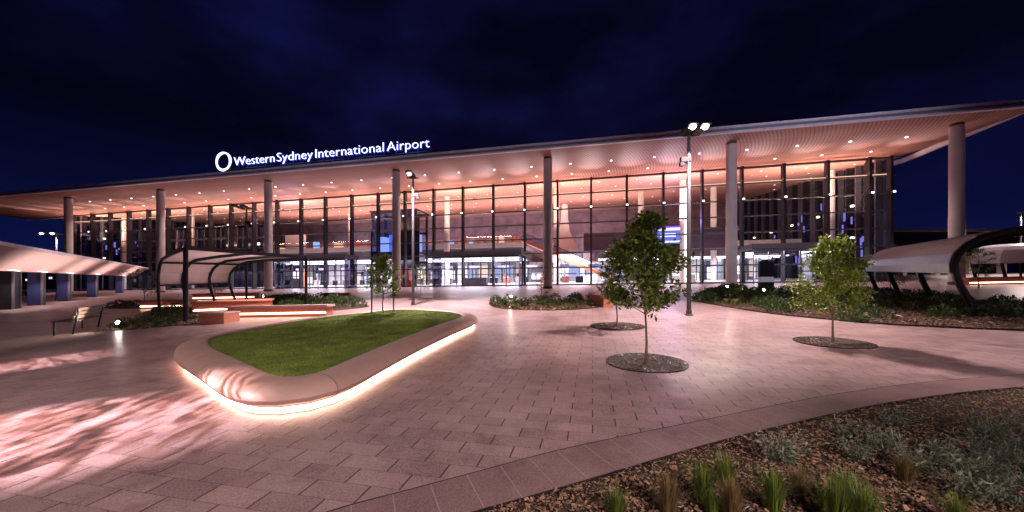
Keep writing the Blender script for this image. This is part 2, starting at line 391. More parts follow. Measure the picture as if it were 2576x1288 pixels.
# border band of big pavers along that edge
in_line = catmull([G(x, y) for x, y in ((-300, 1560), (100, 1480), (560, 1370), (860, 1277), (1000, 1240), (1200, 1187), (1400, 1134), (1600, 1091), (1800, 1051), (2000, 1010), (2200, 977), (2400, 955), (2576, 942), (2800, 928))], 8)
bp_ = MB(); L = 0; acc = [0]
for i in range(1, len(fb_line)): acc.append(acc[-1] + (fb_line[i] - fb_line[i - 1]).length)
def along(d):
    for i in range(1, len(acc)):
        if acc[i] >= d: return fb_line[i - 1].lerp(fb_line[i], (d - acc[i - 1]) / (acc[i] - acc[i - 1]))
    return fb_line[-1]
def near_in(p, skew):
    best = min(in_line, key=lambda q: (q - p).length); i = in_line.index(best); return in_line[min(len(in_line) - 1, max(0, i + skew))]
d = 0.0; step = 0.30
def inner_at(p, d):
    # cut lines run square to the edge: walk in that direction until the inner line
    t = (along(d + 0.05) - along(d - 0.05 if d > 0.05 else d)).normalized(); n = Vector((-t.y, t.x))
    best = None
    for i in range(len(in_line) - 1):
        a, b_ = in_line[i], in_line[i + 1]; r = b_ - a; den = n.x * r.y - n.y * r.x
        if abs(den) < 1e-9: continue
        s_ = ((a.x - p.x) * r.y - (a.y - p.y) * r.x) / den; u_ = ((a.x - p.x) * n.y - (a.y - p.y) * n.x) / den
        if 0 <= u_ <= 1 and s_ > 0 and (best is None or s_ < best): best = s_
    return p + n * (best if best else 0.5)
while d < acc[-1] - 0.4:
    a0, a1 = along(d + 0.004), along(d + step - 0.004); b0, b1 = inner_at(a0, d + 0.004), inner_at(a1, d + step - 0.004)
    n0 = (b0 - a0); L0 = n0.length
    if 0.1 < L0 < 2.5:
        k0 = n0.normalized() * 0.014; e0 = b0 - n0.normalized() * 0.007; e1 = b1 - (b1 - a1).normalized() * 0.007
        bp_.poly([(q.x, q.y, gz(q.x, q.y) + 0.004) for q in (a0 + k0, a1 + k0, e1, e0)])
    d += step
o = bp_.build('border_paving', M_border, recalc=False)
if o.data.polygons[0].normal.z < 0: o.data.flip_normals()
o['kind'] = 'structure'
sheet('border_joint', [tuple(p) for p in fb_line] + [tuple(p) for p in reversed(in_line)], mat('mortar', (0.42, 0.31, 0.32), 0.8), 0.002, kind='structure')
edging('paving_joint', in_line, 0.012, 0.0035, M_kerb, kind='structure')

# right-hand garden bed
rb_low = catmull([G(x, y) for x, y in ((1742, 757), (1850, 776), (1950, 791), (2050, 801), (2200, 815), (2400, 826), (2576, 833), (2850, 845))], 6)
rb_up = catmull([G(x, y) for x, y in ((2850, 762), (2576, 757), (2400, 752), (2300, 748), (2200, 740), (2000, 733), (1850, 728), (1790, 733), (1742, 750))], 6)
rb_poly = [tuple(p) for p in rb_low] + [tuple(p) for p in rb_up]
sheet('garden_soil', rb_poly, M_soilbare, 0.008, kind='structure')
edging('garden_edging', rb_low, 0.03, 0.05, M_kerb, kind='structure')
# round bed in the middle
ctr = Vector((1.9, 19.4)); mb_poly = [tuple(ctr + Vector((3.05 * math.cos(t), 3.2 * math.sin(t) - 0.1 * math.cos(t)))) for t in [2 * math.pi * k / 48 for k in range(48)]]
sheet('garden_soil', mb_poly, M_soilbare, 0.008, kind='structure')
# left beds
lb_poly = [tuple(G(*p)[:2]) for p in ((232, 836), (300, 832), (400, 824), (500, 814), (520, 806), (470, 790), (455, 778), (400, 778), (350, 790), (330, 806), (290, 822))]
sheet('garden_soil', [tuple(p) for p in catmull(lb_poly, 5, True)], M_soilbare, 0.008, kind='structure')
lb2_poly = [tuple(G(*p)[:2]) for p in ((680, 778), (810, 783), (880, 778), (930, 771), (900, 763), (850, 757), (800, 752), (700, 752), (660, 760))]
sheet('garden_soil', [tuple(p) for p in catmull(lb2_poly, 5, True)], M_soilbare, 0.008, kind='structure')
lb3_poly = [tuple(G(*p)[:2]) for p in ((262, 776), (345, 776), (350, 768), (320, 765), (280, 769))]
sheet('garden_soil', [tuple(p) for p in catmull(lb3_poly, 5, True)], M_soilbare, 0.008, kind='structure')

# mulch: real chips
M_chip_shaded = foliage('shaded_mulch_chip', (0.015, 0.009, 0.007), (0.24, 0.13, 0.09), 0.0)  # darker copy of the mulch colour, with shade painted in
def chips(poly, n, smin, smax, seed, ybias=None, name='mulch', mm=None):
    rnd = random.Random(seed); b = MB()
    for _ in range(n):
        while True:
            p = rand_in(poly, rnd)
            if ybias is None or rnd.random() < min(1, ybias / max(0.3, p[1])) ** 2: break
        s = rnd.uniform(smin, smax) * (1 if rnd.random() < 0.85 else 1.7); q = Matrix.Rotation(rnd.uniform(0, 6.28), 3, 'Z') @ Matrix.Rotation(rnd.uniform(-0.6, 0.6), 3, 'X') @ Matrix.Rotation(rnd.uniform(-0.5, 0.5), 3, 'Y')
        b.obox((p[0], p[1], gz(*p) + rnd.uniform(0.012, 0.035)), q @ Vector((s, 0, 0)), q @ Vector((0, s * rnd.uniform(0.35, 0.7), 0)), q @ Vector((0, 0, s * 0.22)))
    o = b.build(name, mm or M_chip, recalc=False); o['kind'] = 'stuff'; o['label'] = 'loose brown bark mulch'; return o
fb_vis = [tuple(p) for p in fb_line if p.y < 5.5 and p.x > -0.8] + [(9.5, 4.6), (4.0, 1.6), (1.2, 1.6), (-0.6, 1.6)]
MU = []
MU.append(chips(fb_vis, 36000, 0.0045, 0.011, 1, 2.6)); MU[-1]['label'] = 'coarse brown bark mulch across the foreground garden bed'
MU.append(chips(rb_poly, 6500, 0.02, 0.045, 2, 12, mm=M_chip_shaded)); MU[-1]['label'] = 'reddish mulch with painted shade over the long right garden bed'
MU.append(chips(mb_poly, 3500, 0.025, 0.05, 3, mm=M_chip_shaded)); MU[-1]['label'] = 'orange brown mulch on the round middle garden bed'
MU.append(chips(lb_poly, 2500, 0.02, 0.045, 4)); MU[-1]['label'] = 'light brown mulch on the small bed beside the left shelter post'
for m_ in MU: m_['category'] = 'mulch'

# ================================================================== VEGETATION
def leaf(b, c, d, n, L, W):
    s = d.cross(n); 
    if s.length < 1e-4: return
    s.normalize(); i = len(b.v); m = c + d * L * 0.5 + n * L * 0.06
    b.v += [tuple(c), tuple(m + s * W / 2), tuple(c + d * L), tuple(m - s * W / 2)]; b.f.append((i, i + 1, i + 2, i + 3))
def rvec(rnd):
    while True:
        v = Vector((rnd.uniform(-1, 1), rnd.uniform(-1, 1), rnd.uniform(-1, 1)))
        if 0.05 < v.length < 1: return v.normalized()
def tree(name, label, loc, H, trunk_h, prof, nleaf, L, W, m, seed, tr=0.025, nlimb=26, group=None, parts_cat='tree', jitter=0.13, clump=7, sx=1.0):
    rnd = random.Random(seed); T = thing(name, label, 'tree', loc, 0, group)
    tb = MB(); lean = [Vector((rnd.uniform(-1, 1) * 0.02 * k, rnd.uniform(-1, 1) * 0.02 * k, 0)) for k in range(8)]
    pts = [Vector((0, 0, H * 0.95 * k / 7)) + lean[k] * H * 0.25 for k in range(8)]; tb.tube(pts, [tr * (1 - 0.85 * k / 7) * (1.35 if k == 0 else 1) for k in range(8)], 8)
    def rad(z):
        for (z0, r0), (z1, r1) in zip(prof, prof[1:]):
            if z0 <= z <= z1: return r0 + (r1 - r0) * (z - z0) / (z1 - z0)
        return 0.02
    def cen(z):
        k = min(6, max(0, int(z / (H * 0.95) * 7))); f = z / (H * 0.95) * 7 - k; return pts[k].lerp(pts[k + 1], f)
    lb = MB(); cb = MB(); tips = []
    for i in range(nlimb):
        z0 = trunk_h * 0.9 + (H * 0.93 - trunk_h * 0.9) * ((i + rnd.random() * 0.6) / nlimb); a = i * 2.4 + rnd.uniform(-0.5, 0.5); r = rad(min(H * 0.98, z0 + 0.15 * H * 0.5)) * rnd.uniform(0.7, 1.18)
        p0 = cen(z0); up = rnd.uniform(0.3, 0.9) * r + 0.04; e = p0 + Vector((math.cos(a) * r * sx, math.sin(a) * r, up)); mid = p0.lerp(e, 0.5) + Vector((0, 0, -0.08 * r))
        lb.tube([p0, mid, e], [tr * 0.35, tr * 0.22, tr * 0.08], 5); tips.append((p0, mid, e))
        for _ in range(2):
            q = mid.lerp(e, rnd.uniform(0.1, 0.7)); e2 = q + Vector((math.cos(a + rnd.uniform(-1.2, 1.2)), math.sin(a + rnd.uniform(-1.2, 1.2)), rnd.uniform(0.0, 0.9))) * r * 0.4
            lb.tube([q, e2], [tr * 0.15, tr * 0.05], 4); tips.append((q, (q + e2) / 2, e2))
    per = max(1, nleaf // (len(tips) * clump))
    for p0, mid, e in tips:
        for _ in range(clump):
            f = rnd.uniform(0.3, 1.08); c0 = mid.lerp(e, f * 2 - 1) if f > 0.5 else p0.lerp(mid, f * 2)
            c0 = c0 + rvec(rnd) * jitter * rnd.uniform(0.2, 1)
            for _ in range(per):
                d = (rvec(rnd) + Vector((0, 0, -0.15)) + (c0 - cen(min(c0.z, H * 0.9))).normalized() * 0.6).normalized(); n = (rvec(rnd) * 0.7 + Vector((0, 0, 1))).normalized()
                s = rnd.uniform(0.6, 1.15); leaf(cb, c0 + rvec(rnd) * L * 0.8, d, n, L * s, W * s)
    tr_o = tb.build('trunk', M_bark, T, smooth=True); lb.build('branches', M_bark, T); cb.build('crown', m, T, recalc=False)
    return T
def grate(loc, r, label):
    b = MB(); o = thing('tree_surround', label, 'tree surround', loc)
    rows = []
    n = 40; ri = r * 0.30
    for k in range(n):
        t = 2 * math.pi * k / n; p = []
        for rr, h in ((ri, -0.0), (ri, 0.012), (r, 0.012), (r, 0.0)):
            x, y = rr * math.cos(t), rr * math.sin(t); p.append((x, y, GA * x + GB * y + h + 0.002))
        rows.append(p)
    rows.append(rows[0]); b.loft(rows); b.build('gravel_ring', M_soil, o)
    rg = random.Random(int(r * 1000 + loc[0] * 10)); gb = MB()
    for _ in range(900):
        a = rg.uniform(0, 6.283); q = math.sqrt(rg.uniform(0.10, 1.04)) * r; x, y = q * math.cos(a), q * math.sin(a); e_ = rg.uniform(0.006, 0.014) * (1.4 if r > 0.75 else 1); M3 = Matrix.Rotation(rg.uniform(0, 6), 3, 'Z') @ Matrix.Rotation(rg.uniform(-0.7, 0.7), 3, 'X')
        gb.obox((x, y, GA * x + GB * y + 0.017), M3 @ Vector((e_, 0, 0)), M3 @ Vector((0, e_ * 0.7, 0)), M3 @ Vector((0, 0, e_ * 0.5)))
    gb.build('loose_gravel', M_chipg, o, recalc=False)['kind'] = 'stuff'
    c = MB(); pts = [(ri * math.cos(2 * math.pi * k / 20), ri * math.sin(2 * math.pi * k / 20)) for k in range(20)]
    c.poly([(x, y, GA * x + GB * y + 0.006) for x, y in pts]); c.build('soil_opening', M_soilbare, o, recalc=False)
    e = MB(); rows = []
    for k in range(n + 1):
        t = 2 * math.pi * k / n; p = []
        for rr, h in ((r, 0), (r, 0.018), (r + 0.02, 0.018), (r + 0.02, 0)):
            x, y = rr * math.cos(t), rr * math.sin(t); p.append((x, y, GA * x + GB * y + h + 0.001))
        rows.append(p)
    e.loft(rows); e.build('steel_rim', M_kerb, o); return o
pA = G(1625, 912); pB = G(1552, 821); pC = G(2095, 862); pE = G(1058, 752)
grate(pA, 0.70, 'dark gravel ring round the trunk of the big front tree')
grate(pB, 0.80, 'dark gravel ring under the slim tree behind the big tree')
grate(pC, 0.70, 'dark gravel ring under the yellow green tree on the right')
grate(pE, 0.85, 'small gravel ring under the far tree beside the middle lamp post')
tree('young_tree', 'tallest dark green young tree in the ring at centre right', pA, 2.74, 0.95,
     [(0.75, 0.36), (0.95, 0.64), (1.5, 0.62), (1.9, 0.50), (2.3, 0.34), (2.74, 0.14)], 9500, 0.098, 0.052, M_leafA, 11, 0.026, 44, clump=8)
tree('young_tree', 'thin pale young tree behind the tallest tree', pB, 2.55, 0.75,
     [(0.45, 0.3), (0.9, 0.60), (1.5, 0.62), (2.0, 0.42), (2.55, 0.08)], 3000, 0.08, 0.045, M_leafB, 12, 0.022, 28)
tree('young_tree', 'yellow green lit young tree with forked trunk on the right', pC, 2.36, 0.62,
     [(0.5, 0.32), (0.75, 0.66), (1.1, 0.56), (1.6, 0.45), (2.0, 0.34), (2.36, 0.14)], 7500, 0.075, 0.045, M_leafC, 13, 0.022, 40)
pD = G(963, 785, 0.36); 
tree('staked_tree', 'staked dark tree growing on the raised lawn', pD, 2.5, 0.95,
     [(0.85, 0.3), (1.1, 0.50), (1.6, 0.52), (2.1, 0.38), (2.5, 0.08)], 3600, 0.09, 0.055, M_leafA, 14, 0.03, 28)
sk = []
for px in (935, 990):
    p = on(px, pD.y, 0.36); h = 0.95
    o = MB().tube([(0, 0, 0), (0, 0, h)], 0.03, 8).build('tree_stake', M_stake); o.location = p
    tag(o, 'timber stake on the lawn %s of the staked tree' % ('left' if px < 950 else 'right'), 'stake', 'stakes beside the lawn tree')
tree('young_tree', 'small dark tree behind the middle lamp post near the entrance', pE, 2.75, 0.75, [(0.5, 0.2), (0.9, 0.5), (1.6, 0.6), (2.2, 0.45), (2.75, 0.1)], 1600, 0.11, 0.065, M_leafA, 15, 0.03, 20)
tree('young_tree', 'sparse slim tree in the round bed against the central column', on(1362, 21.5), 2.5, 0.4, [(0.3, 0.2), (1.0, 0.35), (1.8, 0.4), (2.5, 0.1)], 500, 0.09, 0.05, M_leafB, 16, 0.022, 18)
tree('young_tree', 'small tree at the end of the left walkway canopy', on(363, 26), 2.6, 0.6, [(0.5, 0.3), (1.0, 0.8), (1.8, 0.85), (2.6, 0.1)], 1400, 0.11, 0.06, M_leafB, 17, 0.03, 20)
tree('young_tree', 'small tree seen through the ribs of the left shelter', on(541, 28), 2.6, 0.6, [(0.5, 0.3), (1.0, 0.8), (1.8, 0.7), (2.6, 0.1)], 1400, 0.11, 0.06, M_leafB, 18, 0.03, 20)
tree('young_tree', 'dark tree framed by the curved rib of the right shelter', on(2462, 26), 3.0, 0.7, [(0.5, 0.4), (1.0, 0.9), (2.0, 0.95), (3.0, 0.1)], 1600, 0.11, 0.06, M_leafA, 19, 0.035, 20)
tree('young_tree', 'bushy dark tree below the sheeting of the right shelter', on(2240, 24), 1.9, 0.35, [(0.3, 0.5), (0.7, 0.9), (1.3, 0.8), (1.9, 0.1)], 1500, 0.10, 0.055, M_leafB, 20, 0.03, 20)

def shrub_mesh(kind, seed):
    rnd = random.Random(seed); b = MB()
    if kind == 'leafy':
        for _ in range(330):
            v = rvec(rnd); v.z = abs(v.z); r = rnd.uniform(0.55, 1.0); p = Vector((v.x * 0.42 * r, v.y * 0.42 * r, v.z * 0.42 * r + 0.03))
            leaf(b, p, (v + rvec(rnd) * 0.6).normalized(), rvec(rnd), rnd.uniform(0.07, 0.13), rnd.uniform(0.03, 0.055))
    elif kind == 'strap':
        for _ in range(150):
            a = rnd.uniform(0, 6.28); o_ = rnd.uniform(0, 0.10); l = rnd.uniform(0.3, 0.6); out = rnd.uniform(0.15, 0.75); w = rnd.uniform(0.010, 0.02)
            d = Vector((math.cos(a), math.sin(a), 0)); s = Vector((-d.y, d.x, 0)); p = d * o_; pts = [p, p + d * out * l * 0.35 + Vector((0, 0, l * 0.5)), p + d * out * l * 0.9 + Vector((0, 0, l * 0.72 - out * 0.12))]
            i = len(b.v); b.v += [tuple(pts[0] - s * w / 2), tuple(pts[0] + s * w / 2), tuple(pts[1] + s * w / 2), tuple(pts[1] - s * w / 2), tuple(pts[2])]
            b.f += [(i, i + 1, i + 2, i + 3), (i + 3, i + 2, i + 4)]
    elif kind == 'tussock':
        for _ in range(420):
            a = rnd.uniform(0, 6.28); o_ = rnd.uniform(0, 0.05); l = rnd.uniform(0.16, 0.36); out = abs(rnd.gauss(0, 0.35)); w = rnd.uniform(0.0022, 0.0042)
            d = Vector((math.cos(a), math.sin(a), 0)); s = Vector((-d.y, d.x, 0)); p = d * o_; pts = [p, p + d * out * l * 0.4 + Vector((0, 0, l * 0.55)), p + d * out * l + Vector((0, 0, l * (1 - 0.25 * out)))]
            i = len(b.v); b.v += [tuple(pts[0] - s * w / 2), tuple(pts[0] + s * w / 2), tuple(pts[1] + s * w / 2), tuple(pts[1] - s * w / 2), tuple(pts[2])]
            b.f += [(i, i + 1, i + 2, i + 3), (i + 3, i + 2, i + 4)]
    elif kind == 'silver':
        for _ in range(34):
            a = rnd.uniform(0, 6.28); l = rnd.uniform(0.12, 0.28); out = rnd.uniform(0.2, 1.1); d = Vector((math.cos(a) * out, math.sin(a) * out, 1)).normalized()
            p0 = Vector((math.cos(a), math.sin(a), 0)) * rnd.uniform(0, 0.06); b.tube([p0, p0 + d * l], [0.0018, 0.0008], 3, False)
            for k in range(11):
                p = p0 + d * l * (0.15 + 0.85 * k / 11); leaf(b, p, (d * 0.6 + rvec(rnd)).normalized(), rvec(rnd), rnd.uniform(0.03, 0.055), rnd.uniform(0.008, 0.014))
    me = bpy.data.meshes.new('foliage'); me.from_pydata(b.v, [], b.f); return me
def plant(me_list, m, name, label, cat, group, spots, seed, s0=0.8, s1=1.2):
    rnd = random.Random(seed)
    for me in me_list:
        if not me.materials: me.materials.append(m)
    for (x, y) in spots:
        o = bpy.data.objects.new(name, rnd.choice(me_list)); C.objects.link(o); o.location = (x, y, gz(x, y) + 0.005); s = rnd.uniform(s0, s1)
        o.scale = (s, s, s * rnd.uniform(0.85, 1.15)); o.rotation_euler = (0, 0, rnd.uniform(0, 6.28)); tag(o, label, cat, group)
leafy = [shrub_mesh('leafy', k) for k in (31, 32, 33)]; leafy_b = [m.copy() for m in leafy]
strap = [shrub_mesh('strap', k) for k in (41, 42)]; tus = [shrub_mesh('tussock', k) for k in (51, 52, 53)]; tus_s = [m.copy() for m in tus]
silv = [shrub_mesh('silver', k) for k in (61, 62, 63)]
def spread(poly, n, seed, dmin, cond=None):
    rnd = random.Random(seed); out = []; tries = 0
    while len(out) < n and tries < 6000:
        tries += 1; p = rand_in(poly, rnd)
        if cond and not cond(p): continue
        if all((p[0] - q[0]) ** 2 + (p[1] - q[1]) ** 2 > dmin * dmin for q in out): out.append(p)
    return out
plant(leafy, M_shrub, 'shrub', 'low dark leafy shrub in the long right garden bed', 'shrub', 'leafy shrubs in the right garden bed', spread(rb_poly, 125, 5, 0.5, lambda p: p[0] > 5 and p[1] > 11.0 and not (p[1] < 14 and p[0] < 10)), 71, 0.7, 1.25)
plant(strap, M_grass, 'strap_plant', 'strappy green clump among the shrubs of the right bed', 'plant', 'strappy clumps in the right garden bed', spread(rb_poly, 30, 6, 0.9, lambda p: p[1] > 13), 72, 0.8, 1.1)
plant(leafy, M_shrub, 'shrub', 'leafy shrub in the round middle bed', 'shrub', 'leafy shrubs in the round bed', spread(mb_poly, 19, 7, 0.8, lambda p: p[1] > 17.9), 73, 0.8, 1.15)
plant(strap, M_grass, 'strap_plant', 'small strappy clump at the front of the round middle bed', 'plant', 'strappy clumps in the round bed', spread(mb_poly, 14, 8, 0.6, lambda p: p[1] < 19), 74, 0.5, 0.8)
plant(leafy, M_shrub, 'shrub', 'leafy shrub in the bed at the foot of the left shelter', 'shrub', 'leafy shrubs by the left shelter', spread(lb_poly, 20, 9, 0.6), 75, 0.6, 0.95)
plant(leafy, M_shrub, 'shrub', 'leafy shrub behind the long lit bench', 'shrub', 'leafy shrubs behind the bench', spread(lb2_poly, 30, 10, 0.75), 76, 0.9, 1.4)
plant(leafy, M_shrub, 'shrub', 'leafy shrub left of the terracotta bench wall', 'shrub', 'leafy shrubs beside the bench wall', spread(lb3_poly, 7, 12, 0.6), 77, 0.7, 1.0)
# foreground plants
def fg(px, py): return tuple(G(px, py)[:2])
plant(tus, M_grass, 'grass_tussock', 'green upright grass tussock in the foreground mulch', 'grass clump', 'green tussocks in the foreground bed',
      [fg(*p) for p in ((1770, 1262), (1826, 1226), (1790, 1300), (1552, 1306), (1945, 1290), (2105, 1325), (2175, 1335), (2405, 1330), (2130, 1290))], 81, 0.65, 1.0)
plant(tus_s, M_straw, 'grass_tussock', 'straw brown grass tussock in the foreground mulch', 'grass clump', 'straw tussocks in the foreground bed',
      [fg(*p) for p in ((1680, 1300), (1840, 1310), (2010, 1255), (2280, 1215))], 82, 0.6, 1.0)
plant(silv, M_silver, 'silver_shrub', 'grey green feathery shrub in the foreground mulch', 'shrub', 'feathery shrubs in the foreground bed',
      [fg(*p) for p in ((1960, 1165), (2120, 1100), (2160, 1160), (2225, 1135), (2310, 1190), (2370, 1150), (2440, 1200), (2480, 1160), (2520, 1225), (2555, 1140), (2590, 1190), (2500, 1100), (2440, 1260), (2550, 1280), (2600, 1090), (2260, 1080))], 83, 0.8, 1.35)

# ================================================================== RAISED LAWN
lawn_px = [(523, 862), (530, 850), (600, 834), (700, 816), (800, 799), (900, 788), (1000, 779), (1100, 782), (1150, 788), (1160, 797), (1100, 818), (1000, 855), (900, 896), (800, 938), (755, 948), (690, 943), (600, 905), (535, 876)]
HL = 0.36
lawn = resample(catmull([G(x, y, HL) for x, y in lawn_px], 10, True), 150)
# light smoothing of the outline
for _ in range(2): lawn = [(lawn[i - 1] + lawn[i] * 2 + lawn[(i + 1) % len(lawn)]) / 4 for i in range(len(lawn))]
area = sum(lawn[i].x * lawn[(i + 1) % len(lawn)].y - lawn[(i + 1) % len(lawn)].x * lawn[i].y for i in range(len(lawn)))
if area < 0: lawn.reverse()
def offset(poly, d):
    out = []; n = len(poly)
    for i in range(n):
        t = (poly[(i + 2) % n] - poly[(i - 2) % n]).normalized(); out.append(poly[i] + Vector((t.y, -t.x)) * d)
    return out
planter = thing('raised_planter', 'long rounded pink planter seat with a glowing strip under its lip', 'planter', (0, 0, 0))
prof = [(0.0, 0.30), (0.0, 0.355), (0.03, 0.372), (0.12, 0.378), (0.30, 0.365), (0.42, 0.33), (0.50, 0.27), (0.525, 0.205), (0.50, 0.15), (0.44, 0.115), (0.40, 0.105), (0.395, 0.0)]
rows = []
for d_, h in prof:
    ring = offset(lawn, d_); rows.append([(p.x, p.y, gz(p.x, p.y) + h) for p in ring])
M_plant = mat('polished_precast', (0.50, 0.32, 0.28), 0.5, 0, 0.07, 4, 0.06, 90)
nr = len(rows[0]); per = 15
for a_ in range(0, nr, per):
    b = MB(); seg = []
    for r in rows:
        pts = [Vector(r[(a_ + j) % nr]) for j in range(per + 1)]; pts[0] = pts[0] + (pts[1] - pts[0]).normalized() * 0.004; pts[-1] = pts[-1] + (pts[-2] - pts[-1]).normalized() * 0.004; seg.append(pts)
    b.loft(seg); b.build('seat_rim_panel', M_plant, planter, smooth=True)
MB().loft([[(p.x, p.y, gz(p.x, p.y) + h * 0.985) for p in offset(lawn, max(0, d_ - 0.012))] for d_, h in prof[:-2]], True).build('joint_filler', M_kerb, planter)
r0 = offset(lawn, 0.400); r1 = offset(lawn, 0.404); M_led = emis('led_strip', (1, 0.60, 0.44), 13)
MB().loft([[(p.x, p.y, gz(p.x, p.y) + 0.012) for p in r1], [(p.x, p.y, gz(p.x, p.y) + 0.085) for p in r0]], True).build('led_strip', M_led, planter)
lw = MB(); pts = [(p.x, p.y) for p in offset(lawn, 0.004)]
lw.v += [(x, y, gz(x, y) + 0.335) for x, y in pts]
for a, b_, c_ in tessellate_polygon([[Vector((x, y, 0)) for x, y in pts]]): lw.f.append((a, b_, c_))
tb_ = lw.build('turf', M_lawnbase, planter, recalc=False)
if tb_.data.polygons[0].normal.z < 0: tb_.data.flip_normals()
rnd = random.Random(5); gl = MB(); lp = [(p.x, p.y) for p in lawn]
for _ in range(34000):
    while True:
        p = rand_in(lp, rnd)
        if rnd.random() < (5.5 / p[1]) ** 1.6: break
    nn = noise.noise(Vector((p[0] * 0.9, p[1] * 0.9, 0))); h = rnd.uniform(0.012, 0.032) * (1 + 0.6 * nn) + 0.004 * p[1] * 0.3; w = 0.004 + 0.0012 * p[1]; a = rnd.uniform(0, 6.28); z = gz(*p) + 0.33
    dx_, dy_ = math.cos(a) * w / 2, math.sin(a) * w / 2; lx_, ly_ = rnd.uniform(-1, 1) * h * 0.6, rnd.uniform(-1, 1) * h * 0.6; i = len(gl.v)
    gl.v += [(p[0] - dx_, p[1] - dy_, z), (p[0] + dx_, p[1] + dy_, z), (p[0] + lx_, p[1] + ly_, z + h)]; gl.f.append((i, i + 1, i + 2))
o = gl.build('grass', M_lawn, recalc=False); o['kind'] = 'stuff'; o['label'] = 'short green lawn grass inside the raised planter'; o['category'] = 'grass'

# ================================================================== BENCHES
def lit_bench(name, label, p0, p1, w, h, led=True, back=False, top=M_benchtop, face=M_terra):
    p0, p1 = Vector(p0[:2]), Vector(p1[:2]); d = p1 - p0; L = d.length; a = math.atan2(d.y, d.x); mid = (p0 + p1) / 2
    T = thing(name, label, 'bench', (mid.x, mid.y, gz(mid.x, mid.y)), a); sl = GA * math.cos(a) + GB * math.sin(a)
    def z(x): return sl * x
    def sb(x0, x1, y0, y1, z0, z1):
        b = MB(); i = len(b.v); b.v += [(x, y, zz + z(x)) for zz in (z0, z1) for y in (y0, y1) for x in (x0, x1)]
        b.f += [tuple(i + k for k in q) for q in ((0, 2, 3, 1), (4, 5, 7, 6), (0, 1, 5, 4), (2, 6, 7, 3), (0, 4, 6, 2), (1, 3, 7, 5))]; return b
    sb(-L / 2, L / 2, 0.0, w, h - 0.09, h).build('seat_top', top, T)
    sb(-L / 2 + 0.08, L / 2 - 0.08, 0.10, w - 0.03, -0.03, h - 0.092).build('plinth', face, T)
    if led: sb(-L / 2 + 0.1, L / 2 - 0.1, 0.075, 0.098, h * 0.25, h * 0.25 + 0.06).build('led_strip', emis('bench_led', (1, 0.62, 0.42), 14), T)
    if back: sb(-L / 2, L / 2, w - 0.1, w, h + 0.002, h + 0.40).build('backrest', face, T)
    return T
lit_bench('lit_bench', 'long low bench with a bright strip beneath, nearest the lawn', G(562, 800), G(822, 795), 0.75, 0.50)
T = thing('terracotta_block_seat', 'square terracotta block seat at the foot of the black shelter post', 'seat', G(530, 815), 0.0)
MB().box(-0.45, 0.5, 0, 0.8, -0.03, 0.40).build('block', M_terra, T); MB().box(-0.47, 0.52, -0.02, 0.82, 0.402, 0.45).build('seat_top', M_benchtop, T)
lit_bench('terracotta_bench', 'terracotta bench wall running under the left shelter', on(478, 17.5), on(690, 19.5), 0.6, 0.62, True, False, M_terra)
lit_bench('terracotta_bench', 'terracotta bench wall left of the black shelter posts', on(345, 21.5), on(472, 21.5), 0.7, 0.52, True, False, M_terra)
lit_bench('terracotta_bench', 'low terracotta bench far behind the left shelter', on(480, 30), on(640, 30), 0.7, 0.55, True, False, M_terra)
lit_bench('terracotta_bench', 'short terracotta bench end right of the round bed', on(1478, 18.3), on(1516, 16.9), 0.6, 0.6, False, False, M_terra)
lit_bench('lit_bench', 'distant red bench with a bright strip at the right edge', on(2440, 30), on(2640, 30), 0.8, 0.65, True, False, M_terra)
T = thing('waiting_seat', 'small pale seat with two red cushions near the facade', 'seat', on(848, 27.0), 0.15)
MB().box(-0.95, 1.0, -0.3, 0.5, 0.12, 0.28).build('base', M_wht, T)
for x in (-0.9, 0.10): MB().box(x, x + 0.8, -0.25, 0.3, 0.282, 0.52).build('cushion', M_red, T)
# dark slatted seat on the left
pn, pf = on(147, 11.4), on(222, 13.3); dd = (pf - pn); L = dd.length; a = math.atan2(dd.y, dd.x)
T = thing('slatted_bench', 'dark slatted bench with a leaning back on the left paving', 'bench', (pn + pf) / 2, a)
sl = dd.z / math.hypot(dd.x, dd.y)
b = MB()
for k in range(4): b.bar((-L / 2, -0.25 + k * 0.12, 0.43 - sl * L / 2), (L / 2, -0.25 + k * 0.12, 0.43 + sl * L / 2), 0.09, 0.03)
b.build('seat', mat('dark_timber', (0.07, 0.035, 0.03), 0.6), T)
b = MB()
for k in range(3): b.bar((-L / 2, -0.31 - k * 0.05, 0.56 + k * 0.13 - sl * L / 2), (L / 2, -0.31 - k * 0.05, 0.56 + k * 0.13 + sl * L / 2), 0.03, 0.10)
b.build('backrest', MATS['dark_timber'], T)
for x in (-L / 2 + 0.1, L / 2 - 0.1):
    MB().bar((x, -0.27, sl * x - 0.02), (x, -0.40, sl * x + 0.85), 0.04, 0.04).build('leg', M_dark, T); MB().bar((x, 0.12, sl * x - 0.02), (x, 0.12, sl * x + 0.42), 0.04, 0.04).build('leg', M_dark, T)

